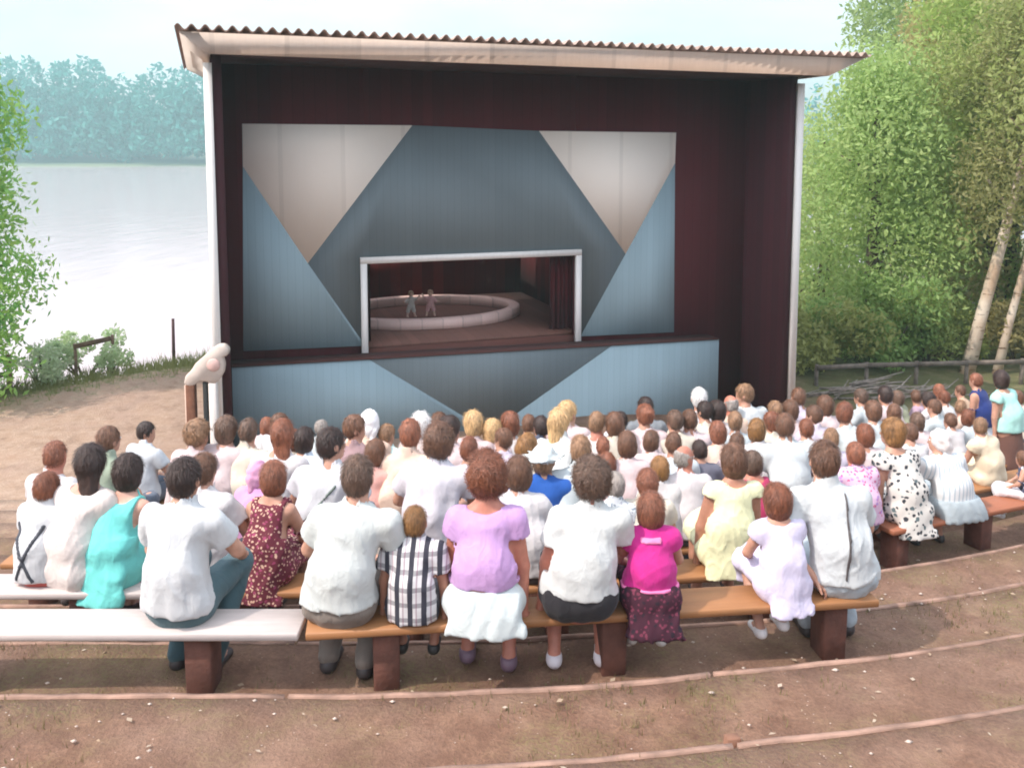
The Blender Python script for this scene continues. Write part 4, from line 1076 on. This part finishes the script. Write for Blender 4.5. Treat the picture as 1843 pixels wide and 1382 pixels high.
rail_fence('rail_fence', 'brown post-and-rail fence end under the lakeside tree', [gp(-60, 15.4, .05), gp(14, 15.55, .08)], [.62, .66], [.93, .5], OLD, .055)
b = gp(312, 18.0); pl = MB().tube([(0, 0, -.3), (.02, 0, .85)], [.04, .03], 8).build('mooring_pole', m_plain('pole_wood', (.11, .06, .06), .9, .3, 8, .4), None, True)
pl.location = (b[0], 18.0, GROUND+.05); tag(pl, 'thin dark pole standing alone at the top of the bank by the water', 'pole')
rail_fence('rail_fence', 'weathered grey rail fence under the trees behind the far spectators', [gp(1470, 17.2, -.3), gp(1560, 17.4, -.3), gp(1650, 17.5, -.3), gp(1740, 17.6, -.3), gp(1840, 17.7, -.3), gp(1930, 17.8, -.3)], [.46]*6, [.90], OLDG, .045)
def brush():
    c = gp(1575, 16.6, -.3); g = np.random.RandomState(8); root = empty('brush_pile', c, 0, 'heap of grey cut branches in front of the grey rail fence', 'brush pile')
    mb = MB()
    for i in range(46):
        x, y = g.normal()*.65, g.normal()*.28; z = max(.03, .30*(1-abs(x)/1.6)*g.rand()+.03); a = g.rand()*pi*.5-.4; L = .4+.9*g.rand()
        mb.tube([(x-L*.5*cos(a), y-L*.3*sin(a), z), (x, y, z+.05*g.rand()), (x+L*.5*cos(a), y+L*.3*sin(a), z+.16*g.rand())], [.022, .017, .006], 6)
    mb.build('branches', m_plain('dead_wood', (.26, .22, .19), .9, .4, 12, .4), root)
brush()
# ------------------------------------------------------------------ the audience
MAROON = m_floral((.13, .02, .035), (.60, .40, .30), (.30, .05, .12), 46.)
BWPRINT = m_floral((.62, .60, .56), (.035, .04, .05), (.10, .14, .15), 24.)
GREYPRINT = m_floral((.62, .66, .68), (.22, .27, .32), (.40, .42, .48), 40.)
PINKPRINT = m_floral((.66, .46, .62), (.55, .12, .25), (.42, .25, .55), 34.)
PLAID = m_plaid((.62, .61, .62), (.035, .035, .05))
STRIPEW = m_stripe((.70, .72, .73), (.42, .50, .56), 30, .28)
NAVYPRINT = m_floral((.06, .07, .12), (.55, .55, .6), (.02, .02, .03), 22.)
DKSKIRT = m_floral((.050, .010, .024), (.16, .03, .06), (.02, .01, .02), 40.)
# --- first row
person('man in white short-sleeved shirt and dark teal trousers, alone on the pale bench', 318, 318, 826, 1, 'dk', 'short', (0.550, .57, .585), bottom='trousers', bcol=(.06, .115, .135), wd=1.04, arms=('lap', 'knee'), hem=.07)
person('broad man in loose white shirt and khaki trousers beside the plaid boy', 608, 637, 822, 1, 'dg', 'short', (.55, .585, .57), bottom='trousers', bcol=(.20, .17, .145), wd=1.06, arms=('lap', 'lap'), hem=.10)
person('small blond boy in black and white plaid shirt', 740, 744, 910, 1, 'gb', 'crop', topmat=PLAID, sleeve=.6, bottom='shorts', bcol=(.10, .09, .10), kid=True, wd=1.08, arms=('hang', 'hang'), skin='t', hem=-.0, shoe=(.03, .03, .03))
person('woman in lavender top and full white skirt with big auburn hair', 872, 874, 813, 1, 'au', 'curly', (.50, .30, .56), sleeve=.35, bottom='skirt', bcol=(.55, .61, .61), fem=True, wd=1.0, arms=('hang', 'hang'), skin='r', drape=.03, collar=False, hem=.20, shoe=(.16, .10, .14))
person('person in white shirt and short black skirt with curly grey-brown hair', 1043, 1066, 822, 1, 'dg', 'curly', (.565, .585, .575), bottom='skirt', bcol=(.018, .016, .02), fem=True, wd=1.10, arms=('hang', 'lap'), skin='r', hem=.13, shoe=(.72, .68, .72), collar=True)
person('girl in bright magenta top and dark flared skirt with reddish bob', 1171, 1172, 886, 1, 'rd', 'bob', (.52, .018, .22), sleeve=.25, bottom='skirt', botmat=DKSKIRT, fem=True, kid=True, wd=1.04, shl=1.08, arms=('lap', 'lap'), skin='n', drape=.20, collar=True, hem=.16, shoe=(.6, .58, .56), strap=[('trim_band', [(-.3, .185, .3, .185, .014)], (.75, .20, .42)), ('collar_band', [(-.085, .545, .085, .545, .022)], (.75, .22, .42))])
person('little girl in pale lilac dress beside the man at the bench end', 1412, 1406, 870, 1, 'au', 'bob', (.62, .58, .74), sleeve=.3, fem=True, kid=True, wd=1.02, arms=('lap', 'lap'), skin='n', dress=True, drape=.10, collar=False, shoe=(.74, .72, .72), yaw=.15)
person('dark-haired man with a thin strap down his white shirt, at the bench end', 1522, 1491, 795, 1, 'br', 'short', (.54, .575, .585), bottom='trousers', bcol=(.40, .46, .50), wd=1.04, arms=('hip', 'lap'), skin='n', strap=('camera_strap', [(-.02, .60, -.05, .12, .006)], (.06, .05, .05)), hem=.08, sleeve=.62)
# --- second row
person('small boy in white shirt with crossed dark braces and red shorts', 64, 74, 848, 2, 'au', 'crop', (.57, .585, .60), bottom='shorts', bcol=(.38, .06, .045), kid=True, wd=1.0, arms=('lap', 'down'), skin='t', strap=('braces', [(-.13, .50, .08, .06, .014), (.13, .50, -.08, .06, .014)], (.05, .055, .07)), hem=.04)
person('black-haired woman in pale pink dress next to the boy in braces', 124, 152, 798, 2, 'dk', 'long', (.74, .66, .62), sleeve=.45, dress=True, fem=True, arms=('lap', 'lap'), drape=.0, collar=False, skin='p')
person('woman in sleeveless turquoise dress with dark bobbed hair', 198, 222, 816, 2, 'dk', 'bob', (.16, .62, .58), sleeve=0, dress=True, fem=True, arms=('lap', 'lap'), drape=.10, collar=False, skin='p')
person('brown-haired man in white shirt half hidden behind the man on the pale bench', 372, 354, 818, 2, 'br', 'short', W, arms=('lap', 'lap'))
person('red-haired woman in maroon print dress on the second row', 478, 484, 830, 2, 'rd', 'bob', topmat=MAROON, sleeve=.0, dress=True, fem=True, wd=.98, arms=('lap', 'lap'), drape=.10, collar=False, skin='n')
person('woman in white blouse with brown hair just behind the lavender woman', 952, 931, 822, 2, 'br', 'bob', W, fem=True, arms=('lap', 'lap'))
person('red-haired child peeping over the girl in magenta', 1164, 1166, 844, 2, 'rd', 'short', WC, kid=True, arms=('lap', 'lap'))
person('woman in pale yellow dress with thick dark brown hair, by the aisle', 1310, 1325, 800, 2, 'br', 'bob', (.70, .70, .44), sleeve=.1, dress=True, fem=True, wd=1.02, arms=('hang', 'hang'), drape=.04, collar=False, skin='t')
person('pale-sleeved woman squeezed between white shirt and magenta top', 1112, 1106, 850, 2, 'gr', 'short', (.62, .70, .72), fem=True, wd=.9, arms=('hang', 'hang'), topmat=GREYPRINT, sleeve=.9)
# --- third row
person('man in white with thinning reddish hair at the water side, third row', 78, 88, 792, 3, 'rd', 'crop', W, skin='r')
person('person in pink headscarf right behind the red-haired woman in maroon', 447, 452, 834, 3, 'br', 'none', (.62, .30, .55), scarf=(.66, .33, .50), fem=True)
person('dark-haired man in white shirt with a slanting bag strap', 572, 592, 768, 3, 'dk', 'short', (.56, .57, .60), wd=1.08, strap=('bag_strap', [(.16, .52, -.20, .10, .010)], (.12, .16, .14)))
person('big man in pale lilac-white shirt with full brown hair, above the plaid boy', 770, 786, 760, 3, 'br', 'curly', (.57, .55, .60), wd=1.12)
person('person in white shirt with golden brown hair beside the blue shirt', 1000, 1052, 785, 3, 'lb', 'short', WB)
person('child in royal blue shirt and pale grey sun hat', 980, 978, 800, 3, 'lb', 'short', (.012, .085, .36), kid=True, hat=(.60, .66, .66), wd=1.1)
person('person in white with golden hair, over the red-haired child', 1198, 1187, 818, 3, 'gb', 'bob', W, fem=True)
person('sunburnt bald man in white next to a dark-haired one', 1240, 1234, 800, 3, 'gr', 'bald', (.57, .53, .545), skin='r')
person('woman in crimson dress pressed against the woman in pale yellow', 1372, 1356, 810, 3, 'dg', 'bob', (.38, .03, .10), fem=True, dress=True, sleeve=0, collar=False, skin='r', arms=('hang', 'hang'))
person('child in pink and lilac print with red hair behind the man with the strap', 1552, 1546, 796, 3, 'rd', 'short', topmat=PINKPRINT, kid=True, fem=True, wd=1.1, skin='r')
person('woman in black and white flowered dress at the aisle bench', 1636, 1614, 752, 3, 'gb', 'bob', topmat=BWPRINT, dress=True, sleeve=.2, fem=True, wd=1.0, drape=.10, collar=False, arms=('hang', 'lap'))
person('stout woman in pale striped blouse and headscarf on the reddish bench', 1718, 1694, 772, 3, 'gr', 'none', topmat=STRIPEW, scarf=(.72, .66, .64), fem=True, wd=1.22, bottom='skirt', bcol=(.36, .42, .45), arms=('lap', 'lap'), drape=.03)
person('child in navy print with pale sleeves sitting sideways, cut by the picture edge', 1852, 1846, 812, 3, 'br', 'bob', topmat=NAVYPRINT, sleeve=.0, kid=True, fem=True, yaw=.7, bottom='skirt', bcol=(.70, .68, .70), shoe=(.7, .7, .7))
# --- fourth row
person('brown-haired woman in grey-green dress behind the black-haired woman', 178, 180, 768, 4, 'br', 'short', (.28, .34, .26), fem=True, sleeve=.2)
person('woman in white blouse with long chestnut hair, above the maroon dress', 480, 498, 755, 4, 'au', 'long', W, fem=True, wd=1.05)
person('reddish-haired woman in peach blouse behind the lilac-white shirt', 716, 734, 754, 4, 'rd', 'short', (.70, .52, .42), fem=True)
person('woman in cream with golden auburn curls, above the lavender woman', 952, 947, 783, 4, 'gb', 'curly', WC, fem=True)
person('brown-haired woman in pink-white blouse by the curly grey-brown head', 1132, 1130, 776, 4, 'br', 'bob', WP, fem=True)
person('dark-haired man just past the sunburnt bald head', 1268, 1262, 793, 4, 'dk', 'short', (.12, .12, .16))
person('tall man in white shirt with chestnut hair, over the little girl in lilac', 1422, 1424, 746, 4, 'br', 'short', (.53, .58, .595), wd=1.15)
person('woman in cream dress with light brown hair behind the striped blouse', 1786, 1764, 748, 4, 'lb', 'short', (.70, .60, .44), dress=True, fem=True, sleeve=.3, wd=1.08)
person('light-brown-haired woman in white lace, between flowered dress and tall man', 1500, 1506, 772, 4, 'lb', 'short', WL, fem=True)
# --- fifth row
person('curly light-haired woman in rosy white blouse near the carved hood', 336, 350, 753, 5, 'lb', 'curly', WP, fem=True, wd=1.1)
person('ash-haired woman in rosy white sitting close to the curly light-haired one', 392, 391, 751, 5, 'dg', 'bob', WP, fem=True, skin='p')
person('short-haired man in cream-white shirt below the parapet\'s corner', 440, 434, 755, 5, 'dg', 'short', WC)
person('dark-haired woman in pale blue blouse, next to the long chestnut hair', 548, 545, 766, 5, 'dk', 'bob', (.58, .68, .78), fem=True)
person('brown-haired woman in mauve-grey dress under the grey parapet triangle', 630, 631, 748, 5, 'br', 'short', (.30, .20, .21), fem=True, sleeve=0, dress=True)
person('long dark-haired woman in white beside the lilac-white shirt', 812, 808, 746, 5, 'dk', 'long', WP, fem=True)
person('honey-blond woman with long loose hair and a dark strap over pale top', 1004, 1008, 736, 5, 'bl', 'long', (.66, .68, .66), fem=True, strap=('bag_strap', [(.15, .54, .06, .30, .014)], (.02, .02, .025)))
person('strawberry-blond head in the middle of the fifth row, pink shirt', 1088, 1085, 784, 5, 'rd', 'short', WP)
person('golden-brown-haired woman in white under the white corner board', 1372, 1366, 752, 5, 'gb', 'bob', W, fem=True)
person('auburn-haired man in bluish white shirt, first head across the aisle', 1538, 1532, 724, 5, 'au', 'short', (.52, .575, .58), wd=1.1)
person('woman in pink-white blouse with dark hair behind the flowered dress', 1672, 1660, 742, 5, 'dg', 'bob', WP, fem=True)
person('standing woman in turquoise top and brown skirt beside the navy vest', 1816, 1806, 668, 5, 'dk', 'bob', (.40, .72, .66), fem=True, stand=True, sleeve=.2, bottom='skirt', bcol=(.13, .06, .045), collar=False, arms=('hang', 'hang'), wd=1.12)
person('man in white shirt with brown hair behind the cream dress', 1722, 1716, 742, 5, 'br', 'short', W)
# --- sixth row
person('dark-haired boy in bluish white shirt, sitting apart on the water side', 256, 248, 760, 6, 'dk', 'short', (.53, .57, .61), wd=1.05)
person('woman in white headscarf and peach blouse against the parapet', 656, 660, 738, 6, 'br', 'none', (.68, .50, .40), scarf=(.80, .79, .80), fem=True)
person('person in pale aqua shirt beside the white headscarf', 690, 693, 762, 6, 'lb', 'short', (.55, .72, .70))
person('white-haired old woman next to the reddish-haired peach blouse', 752, 752, 741, 6, 'wh', 'bob', (.50, .42, .40), fem=True)
person('platinum-blond woman in rosy white, under the parapet apex', 850, 848, 738, 6, 'bl', 'bob', WP, fem=True)
person('wheat-blond woman next to the platinum-blond one', 888, 885, 752, 6, 'bl', 'bob', WP, fem=True)
person('woman with smooth auburn hair beside the wheat-blond one', 920, 914, 743, 6, 'au', 'bob', W, fem=True)
person('black-haired man squeezed behind the honey-blond woman', 972, 972, 748, 6, 'dk', 'short', (.10, .12, .18))
person('fair-haired man with sunburnt neck, next to a dark bob', 1076, 1075, 741, 6, 'lb', 'short', (.70, .62, .60), skin='r')
person('woman with a dark brown bob beside the sunburnt neck', 1106, 1106, 739, 6, 'br', 'bob', WC, fem=True)
person('woman in rosy white shirt with piled auburn hair', 1168, 1166, 732, 6, 'au', 'bun', WP, fem=True, wd=1.08)
person('man in cream shirt with ash-brown hair in front of the blue parapet end', 1222, 1217, 738, 6, 'dg', 'short', WC)
person('woman in bluish white with a bun under the dark side wall', 1332, 1330, 742, 6, 'lb', 'bun', WB, fem=True)
person('brown-haired man in lilac-white shirt near the aisle', 1476, 1468, 728, 6, 'br', 'short', WL, wd=1.08)
person('woman in white with brown hair across the aisle, beside the auburn-haired man', 1582, 1578, 720, 6, 'br', 'bob', WB, fem=True)
person('woman in navy vest over white blouse standing by the turquoise top', 1770, 1764, 672, 6, 'rd', 'short', (.012, .03, .16), fem=True, stand=True, sleeve=.0, bottom='skirt', bcol=(.62, .66, .72), arms=('hang', 'hang'))
person('man in beige shirt, brown hair, next to the navy vest', 1738, 1734, 718, 6, 'lb', 'short', (.62, .46, .38))
person('woman with reddish dark hair at the picture edge, past the turquoise top', 1846, 1842, 702, 6, 'br', 'bob', (.60, .56, .48), fem=True)
# --- seventh row
person('fair child on tiptoe in front of the parapet, behind the honey-blond woman', 1024, 1022, 722, 7, 'bl', 'short', WP, kid=True)
person('dark-haired man in cream at the parapet\'s far end', 1280, 1276, 724, 7, 'dk', 'short', WC)
person('black-haired woman in white, next to the dark-haired man in cream', 1302, 1298, 722, 7, 'dk', 'bob', W, fem=True)
person('fair-haired man in white shirt below the white corner board', 1408, 1404, 722, 7, 'lb', 'short', W)
person('brown-haired woman in pale pink across from the fair-haired man', 1502, 1496, 712, 7, 'br', 'bob', WP, fem=True)
person('dark-haired man in rosy shirt before the brush pile', 1610, 1605, 694, 7, 'dk', 'short', WP, wd=1.05)
person('dark brown head over white blouse before the rail fence', 1684, 1680, 704, 7, 'dk', 'bob', W, fem=True)
person('auburn-haired woman in pale grey before the rail fence', 1714, 1710, 702, 7, 'au', 'short', (.62, .64, .64), fem=True)
person('man with brown hair at the water side of the seventh row', 500, 494, 744, 7, 'br', 'short', (.60, .62, .64))
person('woman in soft green, seventh row, near the parapet apex', 790, 786, 742, 7, 'br', 'bob', (.40, .52, .42), fem=True)
# --- eighth row
person('old man with snow-white hair before the dark side wall', 1266, 1265, 698, 8, 'wh', 'short', W)
person('bald man in peach shirt before the dark side wall', 1322, 1321, 710, 8, 'gr', 'bald', (.68, .52, .42), skin='r')
person('sandy-haired man in bluish white shirt, tallest head before the dark wall', 1356, 1356, 694, 8, 'lb', 'short', (.54, .575, .585), wd=1.1)
person('brown head in the front seats beneath the blue parapet', 1166, 1164, 714, 8, 'dk', 'short', (.20, .22, .24))
person('brown head beside the white corner board, lilac shirt', 1452, 1448, 698, 8, 'br', 'short', WL)
person('dark head with white collar before the brush pile, farthest row', 1560, 1557, 698, 8, 'dg', 'short', WB)
person('person in mauve at the grey rail fence', 1658, 1655, 700, 8, 'br', 'short', (.42, .30, .38))
person('brown head in tan shirt at the grey rail fence, by the birch trunks', 1742, 1740, 692, 8, 'br', 'short', (.55, .38, .26))
person('woman in olive at the grey rail fence', 1628, 1625, 702, 8, 'dg', 'bob', (.30, .32, .22), fem=True)
person('red-haired woman between the birch trunks and the rail fence', 1706, 1702, 690, 8, 'rd', 'bob', (.62, .58, .60), fem=True)
person('young man with black hair before the paler side of the parapet', 1120, 1118, 742, 8, 'dk', 'short', (.66, .66, .70))
person('woman with ginger hair before the blue parapet panel by the post', 468, 466, 752, 8, 'rd', 'bob', WP, fem=True)
person('man with cropped grey hair before the blue parapet panel', 572, 570, 756, 8, 'gr', 'crop', WB)
# --- more spectators filling the middle and aisle side
person('woman in coral blouse and brown bob, directly behind the broad man in loose white', 668, 672, 790, 4, 'br', 'bob', (.62, .34, .30), fem=True)
person('chestnut-haired woman in rosy white behind the big auburn hairdo', 846, 842, 786, 4, 'au', 'short', WP, fem=True)
person('brown-haired man in pale shirt between two blond women and the auburn curls', 900, 902, 772, 5, 'br', 'short', WL)
person('auburn-haired girl in pink beneath the strawberry-blond head', 1096, 1092, 812, 4, 'au', 'bob', (.62, .40, .42), fem=True, kid=True)
person('brown-haired woman in rosy cream just behind the golden-haired one in white', 1180, 1176, 776, 5, 'br', 'bob', WP, fem=True)
person('man with brown crew cut and tanned neck above the sunburnt bald head', 1216, 1214, 776, 4, 'br', 'crop', WB, skin='t')
person('woman in pale peach with reddish bob under the dark side wall', 1302, 1298, 760, 5, 'rd', 'bob', (.66, .50, .42), fem=True)
person('dark brown head and rosy collar between the golden bob and the tall man', 1338, 1334, 782, 4, 'br', 'short', WP)
person('chestnut-haired woman in cream, just above the tall man in white', 1398, 1396, 742, 6, 'au', 'bob', WC, fem=True)
person('auburn-haired man in white, directly behind the lilac-white shirt by the aisle', 1462, 1458, 754, 5, 'au', 'short', W)
person('reddish-brown-haired woman in rosy white behind the pink and lilac print', 1566, 1562, 762, 4, 'au', 'bob', WP, fem=True)
person('brown-haired man in white, framed between flowered dress and headscarf', 1652, 1650, 764, 4, 'br', 'short', W)
person('woman in rosy white with brown bob, above the golden-haired flowered dress', 1622, 1618, 726, 6, 'br', 'bob', WP, fem=True)
person('auburn-haired woman in pale blue, between beige shirt and cream dress', 1756, 1752, 736, 5, 'au', 'bob', WB, fem=True)
person('tanned man with brown hair in white, in front of the blue parapet end', 1250, 1246, 738, 6, 'br', 'short', WP, skin='t')
person('brown-haired girl in rosy white below the white trim of the wall', 1436, 1432, 720, 7, 'br', 'bob', WP, fem=True)
person('brown-haired person in peach before the apex of the parapet triangle', 952, 950, 746, 7, 'br', 'short', (.66, .48, .40))
person('auburn head and cream collar beside the dark-haired woman in pale blue blouse', 520, 522, 772, 5, 'au', 'short', WC, fem=True)
person('brown-haired man in white near the brush pile, sixth row', 1692, 1690, 718, 6, 'br', 'short', WB)
person('light-brown-haired woman in cream near the rail fence, seventh row', 1776, 1772, 712, 7, 'lb', 'bob', WC, fem=True)
for c in CAST:
    if not (.70 <= c[2] <= 1.12): print('SCALE', c)

# ------------------------------------------------------------------ light, sky, air
SUN_EL, SUN_AZ = 50., 0.
sdir = np.array((.80, .42, -1.12)); sdir /= np.linalg.norm(sdir)      # the way the light travels
sl = bpy.data.lights.new('sun', 'SUN'); sl.energy = 2.35; sl.angle = radians(1.0); sl.color = (1., .885, .80)
so = bpy.data.objects.new('sun', sl); COL.objects.link(so)
from mathutils import Vector
so.rotation_euler = Vector(sdir).to_track_quat('-Z', 'Y').to_euler()
w = bpy.data.worlds.new('World'); SC.world = w; w.use_nodes = True; nt = w.node_tree; nt.nodes.clear()
out = nt.nodes.new('ShaderNodeOutputWorld'); bg = nt.nodes.new('ShaderNodeBackground'); sky = nt.nodes.new('ShaderNodeTexSky')
sky.sky_type = 'NISHITA'; sky.sun_disc = False; sky.sun_elevation = math.asin(-sdir[2]); sky.sun_rotation = math.atan2(-sdir[0], -sdir[1])
sky.air_density = 1.; sky.dust_density = 2.5; sky.ozone_density = 1.
tc = nt.nodes.new('ShaderNodeTexCoord'); mp = nt.nodes.new('ShaderNodeMapping'); mp.inputs['Scale'].default_value = (1.6, 1.6, 5)
nt.links.new(tc.outputs['Generated'], mp.inputs[0]); no = noise(nt, mp.outputs[0], 1.7, 6, .55)
bg.inputs[1].default_value = .15
sz = N(nt, 'ShaderNodeSeparateXYZ'); nt.links.new(tc.outputs['Generated'], sz.inputs[0])
zf = ramp(nt, sz.outputs[2], .04, .36, .60, 1.6); zc = N(nt, 'ShaderNodeCombineXYZ')
for q in range(3): nt.links.new(zf, zc.inputs[q])
skyc = mix(nt, ramp(nt, no.outputs[0], .35, .65, .25, .9), sky.outputs[0], (4.85, 4.85, 4.95))
nt.links.new(mix(nt, 1., skyc, zc.outputs[0], 'MULTIPLY'), bg.inputs[0]); nt.links.new(bg.outputs[0], out.inputs[0])
# the air over the lake
hz = MB().box((-440, -30, -10.5), (440, 385, 40)); 
hm = bpy.data.materials.new('air'); hm.use_nodes = True; hn = hm.node_tree; hn.nodes.clear()
ho = hn.nodes.new('ShaderNodeOutputMaterial'); pv = hn.nodes.new('ShaderNodeVolumePrincipled')
pv.inputs['Color'].default_value = (.62, .93, .95, 1); pv.inputs['Density'].default_value = .0013; pv.inputs['Anisotropy'].default_value = .2
hn.links.new(pv.outputs[0], ho.inputs['Volume'])
haze = hz.build('haze', hm); tag(haze, 'thin pale haze over the lake and the far shore', 'haze', None, 'stuff')
SC.view_settings.view_transform = 'Standard'; SC.view_settings.look = 'None'; SC.view_settings.exposure = .86; SC.view_settings.gamma = 1.; SC.view_settings.use_curve_mapping = False
SC.render.engine = 'CYCLES'
SC.cycles.use_denoising = True; SC.cycles.max_bounces = 6; SC.cycles.volume_bounces = 1; SC.cycles.volume_step_rate = 5; SC.cycles.filter_width = 1.9
